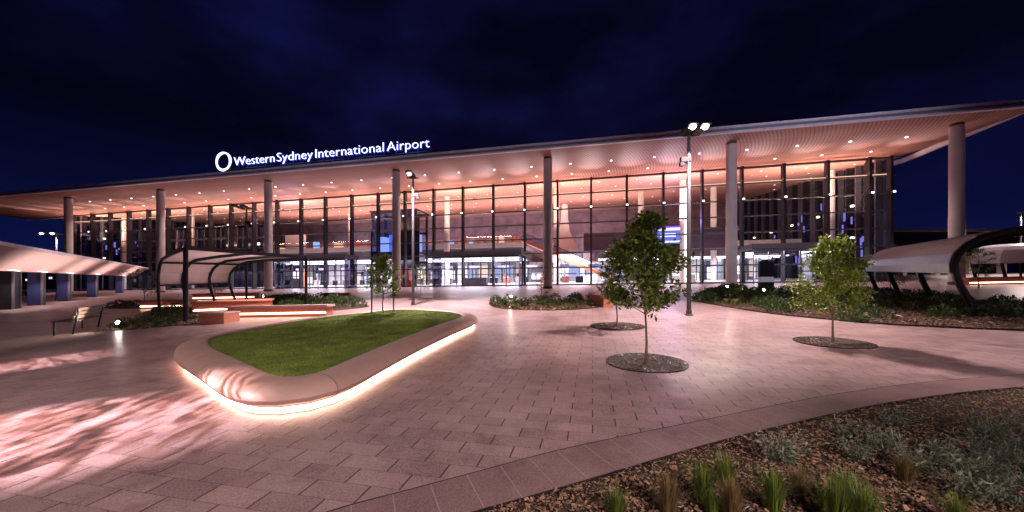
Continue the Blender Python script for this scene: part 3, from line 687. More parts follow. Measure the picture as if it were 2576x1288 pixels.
# ================================================================== LAMPS
def street_lamp(label, loc, H, heads, power, col, cctv=None, arm=0.34, rz=0.0, lit=True, beam=165):
    T = thing('street_lamp', label, 'street lamp', loc, rz, 'tall plaza lamp posts')
    MB().tube([(0, 0, 0), (0, 0, H * 0.5), (0, 0, H)], [0.085, 0.075, 0.06], 12).build('pole', M_pole, T, smooth=True)
    MB().lathe([(0.16, 0.0), (0.16, 0.03), (0.10, 0.05), (0.10, 0.18), (0.09, 0.2)], 16).build('base_collar', M_pole, T)
    MB().bar((-arm, 0, H - 0.05), (arm, 0, H - 0.05), 0.06, 0.06).build('cross_arm', M_dark, T)
    for i, s in enumerate(heads):
        hd = MB().obox((s * arm, -0.45, H + 0.02), (0.17, 0, 0), (0, 0.47, -0.03), (0, 0, 0.05)).build('lamp_head', M_dark, T)
        if lit:
            MB().obox((s * arm, -0.72, H - 0.037), (0.09, 0, 0), (0, 0.10, -0.0125), (0, 0, 0.004)).build('lens', emis('lamp_lens', (1, 0.9, 0.84), 30), hd)
            MB().lathe([(0.001, -0.10), (0.06, -0.09), (0.10, -0.03), (0.11, 0.0)], 14, (s * arm, -0.75, H - 0.045)).build('bulb', emis('lamp_bulb', (1, 0.90, 0.84), 14), hd)
            lamp('SPOT', hd, (s * arm, -0.75, H - 0.20), power, col, 0.10, (0, 0.0, -1), beam, 0.35)
    if cctv:
        for hh, sx_ in cctv:
            MB().box(-0.04 * 1, 0.04, -0.1, 0.1, hh - 0.1, hh + 0.1).obox((sx_ * 0.2, -0.05, hh - 0.03), (0.14, 0, 0), (0, 0.08, 0), (0, 0, 0.09)).obox((sx_ * 0.30, -0.05, hh - 0.2), (0.07, 0, 0), (0, 0.07, 0), (0, 0, 0.07)).build('camera_box', mat('matt_black', (0.006, 0.006, 0.008), 0.9, spec=0.1), T)
    return T
WARM = (1.0, 0.79, 0.735)
l1 = street_lamp('lit lamp post standing just behind the raised lawn', G(1039, 768), 7.35, (0,), 4200, WARM, [(6.35, 1)], beam=112)
l2 = street_lamp('lit twin-headed lamp post behind the big centre-right tree', G(1733, 793), 6.85, (-1, 1), 1300, WARM, [(5.9, -1)], 0.22, beam=108)
l3 = street_lamp('unlit grey lamp post rising behind the left shelter', on(620, 28.5), 7.3, (-1, 1), 0, WARM, [(6.2, 1)], 0.3, 0, False)
l4 = street_lamp('distant lit lamp post left of the first roof column', on(143, 34), 6.3, (-1, 1), 500, WARM, [(4.4, -1)], 0.5)
l5 = street_lamp('lamp post at the far right edge of the plaza', on(2568, 34), 6.6, (-1, 1), 380, WARM, None, 0.35)
# unseen lamp posts; those behind and right are added to light the plaza
l6 = street_lamp('lamp post outside the left edge of the view', (-12.5, 1.5, gz(-12.5, 1.5)), 7.3, (0,), 800, WARM)
l7 = street_lamp('unseen lamp post added behind the viewer', (4.5, -6.5, gz(4.5, -6.5)), 7.3, (0,), 3300, WARM)
l8 = street_lamp('unseen lamp post added outside the right edge of the view', (17.0, 4.0, gz(17, 4)), 7.3, (0,), 330, WARM)

# added spot; its colour noise imitates rippled light on the left paving
def gobo(parent, loc, aim, power, spot, col, scale=(3, 14), rot=0.0):
    o = lamp('SPOT', parent, loc, power, col, 0.02, aim, spot, 0.75); d = o.data; d.use_nodes = True; t = d.node_tree; e = t.nodes['Emission']
    tcn = N(t, 'ShaderNodeTexCoord'); s = N(t, 'ShaderNodeSeparateXYZ'); t.links.new(tcn.outputs['Normal'], s.inputs[0])
    dv = [N(t, 'ShaderNodeMath', operation='DIVIDE') for _ in range(2)]
    for k in range(2): t.links.new(s.outputs[k], dv[k].inputs[0]); t.links.new(s.outputs[2], dv[k].inputs[1])
    cb = N(t, 'ShaderNodeCombineXYZ'); t.links.new(dv[0].outputs[0], cb.inputs[0]); t.links.new(dv[1].outputs[0], cb.inputs[1])
    rt = N(t, 'ShaderNodeMapping'); rt.inputs['Rotation'].default_value = (0, 0, rot); t.links.new(cb.outputs[0], rt.inputs[0])
    sc = N(t, 'ShaderNodeMapping'); sc.inputs['Scale'].default_value = (scale[0], scale[1], 1); t.links.new(rt.outputs[0], sc.inputs[0])
    n = N(t, 'ShaderNodeTexNoise', i_Scale=1.0, i_Detail=3.0, i_Roughness=0.62, i_Distortion=1.1); t.links.new(sc.outputs[0], n.inputs['Vector'])
    r = ramp(t, [(0.38, (0.02, 0.01, 0.01)), (0.46, (0.42, 0.24, 0.18)), (0.52, (0.75, 0.62, 0.62)), (0.62, (1.0, 0.92, 0.95))]); t.links.new(n.outputs['Fac'], r.inputs[0])
    t.links.new(r.outputs[0], e.inputs['Color']); return o
GOB = (0, 0, 4.2)
pl = l6.location
def aim_to(px, py, src): return G(px, py) - Vector(src)
src = Vector((-12.1, 1.8, gz(-12.5, 1.5) + 5.6))
fl = thing('added_light', 'unseen lamp added left of the view for rippled light', 'added_light', src); MB().box(-0.15, 0.15, -0.1, 0.1, 0.02, 0.2).build('housing', M_dark, fl)
gobo(fl, (0, 0, -0.1), Vector((-5.15, 4.05, gz(-5.15, 4.05))) - src, 10500, 20, (1.0, 0.84, 0.84), (9.0, 46.0), 0.12)
gobo(fl, (0.0, 0.3, -0.1), aim_to(60, 920, src), 4500, 15, (1.0, 0.84, 0.82), (9.0, 60.0), 0.15)

for px_, tx, tz in ((l6, -30, 15), (l7, -6, 15.5), (l8, 26, 15.5)):  # unseen lamps added to brighten the roof edge and columns
    f2_ = thing('added_light', 'unseen lamp added to brighten the roof edge and columns', 'added_light', px_.location + Vector((0.5, 0.5, 6.6)), 0, 'added roof edge lights'); MB().box(-0.15, 0.15, -0.12, -0.02, -0.1, 0.1).build('housing', M_dark, f2_)
    lamp('SPOT', f2_, (0, 0.1, 0), 2800 if px_ != l8 else 5500, (0.86, 0.80, 1.0), 0.2, Vector((tx, 38 - 0.2251 * tx, tz + (6 if px_ != l8 else -5))) - f2_.location, 50, 0.9)
# small in-ground uplights
def bollard(label, loc, power, h=0.16, aim=(-0.1, -0.55, 0.25)):
    T = thing('garden_spotlight', label, 'spotlight', loc, 0, 'small garden spotlights')
    MB().tube([(0, 0, 0), (0, 0, h)], 0.035, 10).build('stem', M_dark, T); MB().tube([(0, 0.08, h + 0.03), (0, -0.06, h + 0.08)], 0.065, 12).build('housing', M_dark, T)
    MB().tube([(0, -0.062, h + 0.08), (0, -0.075, h + 0.085)], 0.06, 12).build('lens', emis('spot_lens', (1, 0.93, 0.85), 110), T)
    lamp('SPOT', T, (0, -0.12, h + 0.12), power, (1, 0.85, 0.65), 0.05, aim, 120, 0.7); return T
bollard('bright garden spotlight at the edge of the left shelter bed', G(301, 828), 120)
bollard('garden spotlight in the right bed below the dark column', on(1828, 25.5), 110, 0.42)
bollard('garden spotlight in the right bed below the dark totem', on(1920, 21.5), 110, 0.36)
bollard('tiny garden spotlight at the left tip of the round bed', on(1286, 21.0), 60, 0.3)
bollard('tiny garden spotlight at the back of the bench planting', on(664, 25.5), 60, 0.35)

# ================================================================== TERMINAL
term = thing('airport_terminal', 'long glazed airport terminal under a wide floating roof', 'terminal building', (0, 0, 0)); term.matrix_world = BM
W_PX = [193, 240, 284, 331, 380, 429, 480.6, 534, 587, 644, 702, 762, 823, 889, 955, 1022, 1094, 1167, 1243, 1322, 1403.5, 1487, 1576, 1667, 1764, 1863, 1967, 2076, 2180]
mx = [LX(p, OY)[0] for p in W_PX] + [LX(2233, OY)[0]]
lx0, lx1 = LX(183, OY)[0], mx[-1]
def ftop(x): f = (x - lx0) / (lx1 - lx0); return 16.25 + 0.65 * f
def eavez(x): return 16.05
CE = (37.0 - OY) * CT
def fbase(x, y=0): return bgz(x, y)
# roof
rx0, rx1 = LX(-160, 40)[0], 45.4
def soff(x, y):
    f = max(0, min(1, (y - CE) / (0 - CE))); return 16.05 + (ftop(max(lx0, min(lx1, x))) - 16.05) * f + 0.12 * max(0, y)
xs = [rx0 + (rx1 - rx0) * k / 60 for k in range(61)]
b = MB(); ys = [CE + 0.25, CE + 4, CE + 8, -3.5, 0.0]
b.loft([[(x, y, soff(x, y) + 0.012) for x in xs] for y in ys]); b.build('soffit', M_soffit, term, recalc=False)
b = MB(); x2 = [x for x in xs if lx0 - 0.5 <= x]; b.loft([[(x, y, soff(x, y) - 0.05) for x in x2] for y in (0.06, 4, 10, 20, 30, 45)]); b.build('hall_ceiling', M_ceil, term, recalc=False)
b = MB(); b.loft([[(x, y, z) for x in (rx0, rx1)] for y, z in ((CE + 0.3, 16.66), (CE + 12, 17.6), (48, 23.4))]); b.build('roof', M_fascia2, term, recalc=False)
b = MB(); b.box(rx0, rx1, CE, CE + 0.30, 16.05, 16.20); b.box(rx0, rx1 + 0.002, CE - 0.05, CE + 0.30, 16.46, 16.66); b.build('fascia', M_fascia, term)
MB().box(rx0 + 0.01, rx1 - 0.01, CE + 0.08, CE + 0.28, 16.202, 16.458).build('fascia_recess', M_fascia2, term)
b = MB(); b.loft([[(xx, y, z + 0.15 * max(0, y) * 0.8) for xx, z in ((rx1 - 0.15, 16.10), (rx1 + 0.05, 16.10), (rx1 + 0.05, 16.62), (rx1 - 0.15, 16.62))] for y in (CE + 0.31, 0, 48)]); b.build('side_fascia', M_fascia, term)
b = MB(); b.box(rx0, lx0 - 0.5, -0.05, 0.15, 15.9, 17.2); b.build('rear_fascia', M_fascia, term)
# columns
for p in (170, 402, 673, 995, 1376, 1838, 2405):
    x, y = LX(p + 2, 40.0); zb = bgz(x, y); zt = soff(x, y); k = MB()
    k.lathe([(0.50, zb - 0.1), (0.50, zb + 6), (0.485, zb + 6.02), (0.47, zt - 0.25)], 28, (x, y, 0)); c_ = k.build('column', M_col, term, smooth=True)
    MB().lathe([(0.40, zt - 0.249), (0.44, zt + 0.01)], 20, (x, y, 0)).build('column_head', mat('column_head_brown', (0.10, 0.05, 0.045), 0.7), c_)
    MB().lathe([(0.53, zb - 0.05), (0.53, zb + 0.25)], 24, (x, y, 0)).build('base_plate', M_pole, c_)
# mullions with their uplights
for i, x in enumerate(mx):
    zb = fbase(x); zt = ftop(x); k = MB().box(x - 0.13, x + 0.13, -0.66, 0.0, zb, zt - 0.02)
    mu = k.build('mullion', M_fin, term)
    zn = 12.75; MB().box(x - 0.17, x + 0.17, -0.95, -0.665, zn - 0.12, zn + 0.10).build('uplight', M_pole, mu)
    MB().box(x - 0.12, x + 0.12, -0.97, -0.952, zn - 0.10, zn + 0.08).build('uplight_lens', emis('uplight_lens', (1, 0.86, 0.80), 5), mu)
    if i < len(mx) - 1:
        lamp('SPOT', mu, (x, -1.3, zn + 0.15), 850, (1, 0.86, 0.92), 0.05, (0, -1.55, 1), 44, 1.0)
# transoms
b = MB()
for z in (4.8, 6.8, 8.8, 10.8, 12.75, 14.8): b.box(lx0, lx1, -0.16, -0.04, z - 0.085, z + 0.085)
b.build('transoms', M_trans, term)
b = MB(); n = 40
b.loft([[(lx0 + (lx1 - lx0) * k / n, yy, ftop(lx0 + (lx1 - lx0) * k / n) + zz) for k in range(n + 1)] for yy, zz in ((-0.2, 0.0), (-0.2, -0.22), (0.05, -0.22), (0.05, 0.0))]); b.build('head_frame', M_trans, term)
b = MB(); b.loft([[(x, yy, fbase(x, 0) + zz) for x in (lx0, lx1)] for yy, zz in ((0.1, -0.05), (-0.2, -0.05), (-0.2, 0.16), (0.1, 0.16))]); b.build('sill_frame', M_trans, term)
# glass, one pane strip per bay
edges = [lx0] + mx
for i in range(len(edges) - 1):
    x0, x1 = edges[i] + 0.005, edges[i + 1] - 0.005
    MB().poly([(x0, -0.02, fbase(x0) + 0.1), (x1, -0.02, fbase(x1) + 0.1), (x1, -0.02, ftop(x1) - 0.1), (x0, -0.02, ftop(x0) - 0.1)]).build('window', M_glass, term, recalc=False)
# side walls of glass with fins
def side(x, sgn):
    w = MB().poly([(x, 0.1, bgz(x, 0)), (x, 45, bgz(x, 45) - 0.5), (x, 45, soff(x, 45)), (x, 0.1, ftop(x))]).build('side_window', M_glassd, term, recalc=False)
    b = MB(); b2 = MB()
    for k in range(28):
        y = 0.8 + k * 1.6; (b if k % 2 else b2).box(x - 0.35 * sgn - 0.3, x - 0.35 * sgn + 0.3, y - 0.09, y + 0.09, 1.5, soff(x, y) - 0.1)
    b.build('side_fins', M_fin, term); b2.build('side_fins', M_fin2, term)
    b = MB()
    for z in (4.8, 6.8, 8.8, 10.8, 12.75, 14.8, 16.6): b.box(x - 0.12, x + 0.12, 0.2 if z < 16 else 3, 45, z - 0.07, z + 0.07)
    b.build('side_transoms', M_fin, term)
    b = MB()
    for z in (8.2, 12.2):
        for y in range(4, 44, 7): b.box(x - 0.9 * sgn - 0.15, x - 0.9 * sgn + 0.15, y, y + 0.25, z, z + 0.22)
    b.build('side_light', emis('side_light', (1, 0.82, 0.66), 5), term)
    b = MB(); rs = random.Random(8)  # small glowing boxes imitating blue reflections on the side glass
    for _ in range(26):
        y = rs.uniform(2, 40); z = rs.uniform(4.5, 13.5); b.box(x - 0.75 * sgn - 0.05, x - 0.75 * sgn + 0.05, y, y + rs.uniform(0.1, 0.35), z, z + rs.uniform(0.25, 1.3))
    b.build('side_glint', emis('side_glint_blue', (0.30, 0.25, 1.0), 0.8), term)
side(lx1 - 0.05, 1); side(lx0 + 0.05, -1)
b = MB().box(lx0, lx1, 45, 45.3, 1.0, 22.45); b.build('rear_wall', mat('rear_wall_brown', (0.22, 0.135, 0.145), 0.8, 0, 0.4, 0.4), term)
# rear and corner brackets at the right corner
b = MB()
for z in (4.8, 6.8, 8.8, 10.8, 12.75, 14.8): b.box(lx1 + 0.08, lx1 + 0.75, -0.12, 0.06, z - 0.09, z + 0.09)
b.build('corner_brackets', M_pole, term)
# interior floor, upper level
b = MB(); b.loft([[(x, y, bgz(x, y) + 0.03) for x in (lx0, lx1)] for y in (0.12, 45)]); b.build('hall_floor', mat('hall_floor', (0.55, 0.50, 0.50), 0.25), term, recalc=False)
yS = (60 - OY) * CT
def up(x0, x1, y0=yS):
    s = MB().box(x0, x1, y0, 44.9, 8.95, 9.75).build('upper_floor', M_beige, term)
    MB().box(x0 + 0.05, x1 - 0.05, y0 + 0.5, 44.8, 7.35, 8.948).build('floor_edge', M_grey, s)
    MB().poly([(x0, y0 + 0.1, 9.755), (x1, y0 + 0.1, 9.755), (x1, y0 + 0.1, 10.9), (x0, y0 + 0.1, 10.9)]).build('balustrade', M_glass, s, recalc=False)
    MB().box(x0, x1, y0 + 0.06, y0 + 0.14, 10.9, 10.96).build('handrail', M_grey, s)
xa, xb, xc_ = LX(650, 60)[0], LX(1312, 60)[0], LX(1500, 60)[0]
up(xa, xb); 
s_ = MB().box(xc_, lx1 - 1, yS + 6, 44.9, 8.95, 9.75).build('upper_floor', M_beige, term)
MB().box(xc_ + 0.1, lx1 - 1.1, yS + 6.4, 44.8, 7.35, 8.948).build('floor_edge', M_grey, s_)
MB().box(lx0 + 1, xa - 0.2, yS + 8, 44.9, 8.95, 9.75).build('upper_floor', M_grey, term)
# dark bulkhead on the right
x0, x1 = LX(1468, 58)[0], LX(1832, 58)[0]; yy = (58 - OY) * CT
MB().box(x0, x1, yy, yy + 3, 7.75, 10.5).build('bulkhead', mat('aubergine_panel', (0.10, 0.075, 0.11), 0.5), term)
MB().box(LX(1745, 58)[0], x1 + 2, yy - 0.2, yy + 2.6, 10.502, 10.75).build('bulkhead_trim', M_grey, term)
# interior lobby back wall: retail fronts and white panels at ground level
rnd = random.Random(21); yb = (70 - OY) * CT; x = LX(560, 70)[0]; xe = lx1 - 4
lob = MB(); M_lob = mat('lobby_wall_white', (0.80, 0.78, 0.80), 0.55, 0, 0.04)
lob.box(x, xe, yb + 2.5, yb + 2.8, 1.9, 7.34); lob.build('lobby_wall', M_lob, term)
cols = [((0.85, 0.85, 1.0), 2.2), ((1.0, 0.72, 0.52), 1.6), ((0.75, 0.78, 1.0), 1.6), ((1.0, 0.95, 0.92), 2.6), ((0.55, 0.60, 1.0), 1.0), ((1, 0.85, 0.75), 2.0)]
nshop = 0
while x < xe - 2 and nshop < 48:
    w = rnd.uniform(0.8, 2.6); z0 = bgz(x, yb)
    if rnd.random() < 0.72:
        c, s = rnd.choice(cols); top = rnd.uniform(2.4, 4.4); zz = z0 + rnd.uniform(0.1, 1.2)
        f_ = MB().box(x, x + w, yb + 1.2, yb + 2.49, z0, zz + top).build('shop_front', rnd.choice([M_wht, M_grey, M_beige, M_blue, M_wht]), term)
        MB().box(x + 0.15, x + w - 0.15, yb + 1.15, yb + 1.19, zz, zz + top * rnd.uniform(0.35, 0.9)).build('lit_panel', emis('lit_panel_%d' % cols.index((c, s)), c, s * 0.9), f_); nshop += 1
    x += w + rnd.uniform(0.1, 1.1)
rd = random.Random(31); bf = MB(); xx = LX(600, 66)[0]
while xx < lx1 - 4:
    bf.box(xx, xx + 0.12, yb - 1.5, yb - 1.3, 1.9, 7.3); xx += rd.choice((1.1, 1.6, 2.4, 3.2))
bf.box(LX(600, 66)[0], lx1 - 4, yb - 1.51, yb - 1.29, 4.7, 4.85); bf.build('lobby_screen_frame', M_fin, term)
for k in range(26):
    xx = LX(640, 62)[0] + k * 3.3 + rd.uniform(-0.6, 0.6); yy_ = (62 - OY) * CT + rd.uniform(-4, 3)
    if xx > lx1 - 6: break
    T = thing('service_desk', 'small service desk standing on the bright lobby floor', 'desk', (0, 0, 0), 0, 'service desks in the lobby'); T.matrix_world = BM; z0 = bgz(xx, yy_) + 0.03; w_ = rd.uniform(0.6, 1.5)
    MB().box(xx, xx + w_, yy_, yy_ + 0.6, z0, z0 + 1.05).build('body', rd.choice([M_grey, M_dark, M_beige, M_blue, M_terra]), T)
    MB().box(xx - 0.05, xx + w_ + 0.05, yy_ - 0.05, yy_ + 0.65, z0 + 1.052, z0 + 1.1).build('top', M_wht, T)
    MB().box(xx + 0.15, xx + 0.55, yy_ + 0.2, yy_ + 0.24, z0 + 1.2, z0 + 1.75).build('screen', rd.choice([emis('desk_screen', (0.35, 0.45, 1.0), 1.3), emis('desk_screen_warm', (1.0, 0.5, 0.25), 1.0), M_dark]), T)
for k in range(14):
    xx = LX(700, 64)[0] + k * 5.3
    if xx > lx1 - 5: break
    T = thing('hanging_sign', 'dark hanging wayfinding box under the lobby ceiling', 'sign', (0, 0, 0), 0, 'hanging boxes in the lobby'); T.matrix_world = BM; yy_ = (63 - OY) * CT
    MB().box(xx, xx + 2.2, yy_, yy_ + 0.15, 5.6, 6.1).build('box', M_fascia2, T); MB().box(xx + 0.2, xx + 0.24, yy_ + 0.05, yy_ + 0.09, 6.102, 7.3).box(xx + 1.9, xx + 1.94, yy_ + 0.05, yy_ + 0.09, 6.102, 7.3).build('hangers', M_dark, T)
# ceiling light lines of the lobby
b = MB()
for y in (yS + 1.5, yS + 4.5, yS + 7.5):
    b.box(LX(660, 60)[0], xb - 0.5, y, y + 0.35, 7.30, 7.345)
    b.box(xc_ + 0.5, lx1 - 2, y + 6, y + 6.35, 7.30, 7.345)
b.build('lobby_light', emis('lobby_light', (0.93, 0.92, 1.0), 10), term)
for k in range(7):
    x = LX(700, 60)[0] + k * 9.5
    if x > lx1 - 6: break
    y = yS + 3 if x < xb else yS + 9
    lamp('AREA', term, (x, y, 7.1), 800, (0.90, 0.88, 1.0), 7, (0, 0, -1), ex=5)
    lamp('AREA', term, (x, 4.2, 6.7), 300, (0.90, 0.88, 1.0), 6, (0, 0.3, -1), ex=3)
for k in range(3): lamp('AREA', term, (LX(1560, 60)[0] + k * 8.5, yS + 1.0, 7.1), 420, (0.90, 0.88, 1.0), 6, (0, 0, -1), ex=4)
for k in range(3): lamp('AREA', term, (lx0 + 6 + k * 12, 8.0, 5.5), 120, (0.75, 0.75, 1.0), 4, (0, 0, -1), ex=4)
# hall fill: warm area lamps added without fittings to brighten the ceiling
for k in range(9):
    x = LX(240, 52)[0] + k * 15.2
    if x > lx1 - 3: x = lx1 - 4
    lamp('AREA', term, (x, 1.6, 12.0), 900, (1.0, 0.66, 0.50), 9, (0, 0.25, 1), ex=0.6)
for k in range(5):
    lamp('AREA', term, (LX(760, 66)[0] + k * 15.5, 19.0, 10.2), 1100, (1.0, 0.68, 0.62), 12, (0, 0.1, 1), ex=2)
for k in range(5): lamp('AREA', term, (LX(800, 80)[0] + k * 17, 36.0, 11.0), 420, (0.82, 0.78, 1.0), 10, (0, 1, 0.35), ex=2)  # cool fill lamps added to tint the rear wall
# hall ceiling downlights
b = MB(); rnd = random.Random(4)
for y in (3, 7.5, 12, 17, 23, 30):
    for k in range(26):
        x = lx0 + 3 + k * 5.1 + (2.5 if y in (7.5, 17, 30) else 0)
        if x < lx1 - 1: b.lathe([(0.13, -0.07), (0.13, -0.055)], 8, (x, y, soff(x, y)))
b.build('ceiling_downlights', emis('ceiling_downlight', (1, 0.85, 0.72), 3.2), term)
b_ = term.children[-1]; b_['kind'] = 'stuff'
# interior columns
for k, X in enumerate([-81.6 + 17.7 * i for i in range(8)] + [33.0, 22.0]):
    c = 57 if k < 8 else 66; x, y = X / CT - 0.2196 * (c - OY), (c - OY) * CT
    if x > lx1 - 0.8: x = lx1 - 1.6
    zb = bgz(x, y); MB().lathe([(0.45, zb), (0.45, soff(x, y) - 0.1)], 18, (x, y, 0)).build('hall_column', mat('hall_column_white', (0.72, 0.66, 0.62), 0.5), term, smooth=True)
x, y = LX(1420, 60); zb = bgz(x, y)
MB().lathe([(2.6, 6.4), (2.7, 8.0), (2.4, 8.6), (1.5, 9.6), (0.9, 11.2), (0.6, 13.2), (0.5, 15.6)], 28, (x, y, 0)).build('flared_column', M_wht, term, smooth=True)
# lift tower of blue glass behind the facade
lt = thing('lift_tower', 'dark framed lift tower with blue glass behind the facade', 'lift tower', (0, 0, 0)); lt.matrix_world = BM
x0, x1 = LX(936, 55)[0], LX(1046, 55)[0]; y0 = (55 - OY) * CT; zb = bgz(x0, y0); zt = 14.6; b = MB()
for xx in (x0, (x0 + x1) / 2, x1):
    for yy2 in (y0, y0 + 4): b.box(xx - 0.15, xx + 0.15, yy2 - 0.15, yy2 + 0.15, zb, zt)
for z in (6.6, 7.9, 11.6, zt):
    b.box(x0 - 0.16, x1 + 0.16, y0 - 0.17, y0 + 0.13, z - 0.18, z + 0.18); b.box(x0 - 0.16, x1 + 0.16, y0 + 3.9, y0 + 4.17, z - 0.18, z + 0.18)
b.box(x0 - 0.3, x1 + 0.3, y0 - 0.3, y0 + 4.3, zt + 0.182, zt + 0.4); b.build('frame', M_dark, lt)
MB().box(x0 + 0.16, x1 - 0.16, y0 - 0.02, y0 + 0.02, 8.1, 11.4).box(x0 + 0.16, x1 - 0.16, y0 - 0.02, y0 + 0.02, 11.8, zt - 0.2).build('window', M_glassb, lt)
MB().box(x0 + 0.3, x0 + 1.6, y0 + 1.2, y0 + 2.6, 8.3, 10.8).build('lift_car', emis('lift_car_light', (0.85, 0.95, 1.0), 1.6), lt)
MB().box(x0 + 2.2, x1 - 0.4, y0 + 1.6, y0 + 3.0, 8.3, 11.2).build('lift_car', emis('lift_car_blue', (0.32, 0.45, 1.0), 1.1), lt)
MB().box(x0 + 0.2, x1 - 0.2, y0 + 0.1, y0 + 3.8, 6.7, 7.85).build('floor_band', M_fascia2, lt)
MB().box((x0 + x1) / 2 + 1.0, x1 + 0.8, y0 - 0.4, y0 - 0.2, zb + 3, zt - 1).build('dark_panel', M_dark, lt)
# escalator
es = thing('escalator', 'orange sided escalator descending behind the glass', 'escalator', (0, 0, 0)); es.matrix_world = BM
c = 57; ye = (c - OY) * CT; xA, zA = LX(1314, c)[0], PZ(1314, 604, c); xB, zB = LX(1545, c)[0], PZ(1545, 704, c)
MB().bar((xA, ye, zA), (xB, ye, zB), 1.6, 0.55, (0, 0, 1)).build('truss', M_wht, es); MB().bar((xA, ye - 0.83, zA - 0.05), (xB, ye - 0.83, zB - 0.05), 0.05, 0.42, (0, 0, 1)).build('side_panel', M_orange, es)
for dy in (-0.7, 0.7): MB().bar((xA, ye + dy, zA + 0.75), (xB, ye + dy, zB + 0.75), 0.03, 0.85).build('balustrade', M_glass, es)
b = MB()
for k in range(40):
    f = (k + 0.5) / 40; b.box(xA + (xB - xA) * f - 0.15, xA + (xB - xA) * f + 0.15, ye - 0.6, ye + 0.6, zA + (zB - zA) * f + 0.28, zA + (zB - zA) * f + 0.48)
b.build('steps', M_wht, es)
MB().bar((xA, ye - 0.72, zA + 1.22), (xB, ye - 0.72, zB + 1.22), 0.09, 0.09).build('handrail', M_dark, es)
# purple screen
sc_ = thing('digital_screen', 'glowing violet and blue screen inside the hall behind the big tree', 'screen', (0, 0, 0)); sc_.matrix_world = BM
x0, x1 = LX(1642, 57)[0], LX(1722, 57)[0]; y0 = (56.9 - OY) * CT
MB().box(x0 - 0.1, x1 + 0.1, y0, y0 + 0.3, PZ(1690, 617, 57), PZ(1690, 566, 57)).build('casing', M_dark, sc_)
z0, z1 = PZ(1690, 614, 57), PZ(1690, 569, 57); h = z1 - z0
MB().box(x0, x1, y0 - 0.04, y0 - 0.003, z0 + h * 0.78, z1).build('display', emis('violet_display', (0.16, 0.06, 1.0), 2.2), sc_)
MB().box(x0 + 0.3, x1, y0 - 0.06, y0 - 0.045, z0 + h * 0.76, z0 + h * 0.90).build('display', emis('white_violet_display', (0.85, 0.75, 1.0), 2.2), sc_)
MB().box(x0, x1, y0 - 0.04, y0 - 0.003, z0, z0 + h * 0.775).build('display', emis('blue_display', (0.20, 0.26, 1.0), 0.9), sc_)
MB().box(x0 + 1.5, x1 - 0.4, y0 - 0.06, y0 - 0.045, z0 + h * 0.08, z0 + h * 0.18).box(x0 + 1.0, x1 - 1.2, y0 - 0.06, y0 - 0.045, z0 + h * 0.4, z0 + h * 0.6).build('display', emis('pale_display', (0.7, 0.7, 1.0), 1.8), sc_)
lamp('AREA', sc_, ((x0 + x1) / 2, y0 - 0.3, z1 + 0.6), 260, (0.5, 0.3, 1.0), 3, (0, -0.6, 1))
lamp('AREA', term, (LX(733, 54)[0], 2.6, 12.9), 120, (0.5, 0.35, 1.0), 2.5, (0, -0.3, 1))
# white light column by the lamp post
ll = MB().box(LX(1722.5, 56)[0], LX(1727, 56)[0], 5.2, 5.5, PZ(1725, 712, 56), PZ(1725, 470, 56)).build('light_column', emis('white_tube', (1.0, 0.93, 0.85), 2.6), None)
ll.matrix_world = BM; tag(ll, 'tall white glowing light column behind the glass beside the twin lamp post', 'light column')
# counters and small things on the ground floor and on the upper level
def prop(name, label, cat, px0, px1, py0, py1, c, m, top=None):
    T = thing(name, label, cat, (0, 0, 0)); T.matrix_world = BM; x0, x1 = LX(px0, c)[0], LX(px1, c)[0]; y = (c - OY) * CT; z0, z1 = PZ((px0 + px1) / 2, py1, c), PZ((px0 + px1) / 2, py0, c)
    z0 = min(z0, bgz(x0, y)) if z0 < 4.5 else z0
    MB().box(x0, x1, y, y + 0.8, z0, z1).build('body', m, T); MB().box(x0 - 0.05, x1 + 0.05, y - 0.05, y + 0.85, z1 + 0.002, z1 + 0.07).build('top', top or M_grey, T); return T
prop('service_counter', 'dark reception counter in the lit lobby', 'counter', 1168, 1224, 700, 720, 54, M_grey)
prop('service_counter', 'dark counter behind the left shelter roof', 'counter', 716, 752, 702, 722, 54, M_grey)
prop('banner', 'tall orange banner in the bright lobby', 'banner', 1729 - 0, 1736, 680, 712, 62, M_orange)
prop('banner', 'narrow orange banner left of the round bed', 'banner', 1266 + 38, 1272 + 38, 676, 702, 60, M_orange)
prop('display_stand', 'red display stand right of the staked tree', 'stand', 1008, 1028, 676, 700, 54, M_red)
prop('seat_row', 'red seat row behind the staked tree', 'seating', 985, 1035, 706, 722, 52.5, M_red)
prop('kiosk', 'orange kiosk under the left lobby ceiling', 'kiosk', 757, 764, 678, 694, 60, M_orange)
rnd = random.Random(9)
for k in range(22):
    px = 700 + k * 28 + rnd.uniform(-8, 8)
    if px > 1300: break
    w = rnd.uniform(6, 16); h = rnd.uniform(8, 26); c = 64; x0, x1 = LX(px, c)[0], LX(px + w, c)[0]; y = (c - OY) * CT
    o = MB().box(x0, x1, y, y + 1.0, 9.755, 9.75 + h * 0.07).box(x0 + 0.06, x1 - 0.06, y + 0.1, y + 0.9, 9.75 + h * 0.07 + 0.002, 9.75 + h * 0.07 + 0.12).build('display_unit', rnd.choice([M_orange, M_wht, M_red, M_grey, M_beige, emis('blue_sign', (0.3, 0.5, 1.0), 1.5), emis('warm_sign', (1, 0.55, 0.3), 1.3)]), None)
    o.matrix_world = BM; tag(o, 'small retail unit on the upper floor of the hall', 'display unit', 'retail units along the upper floor')
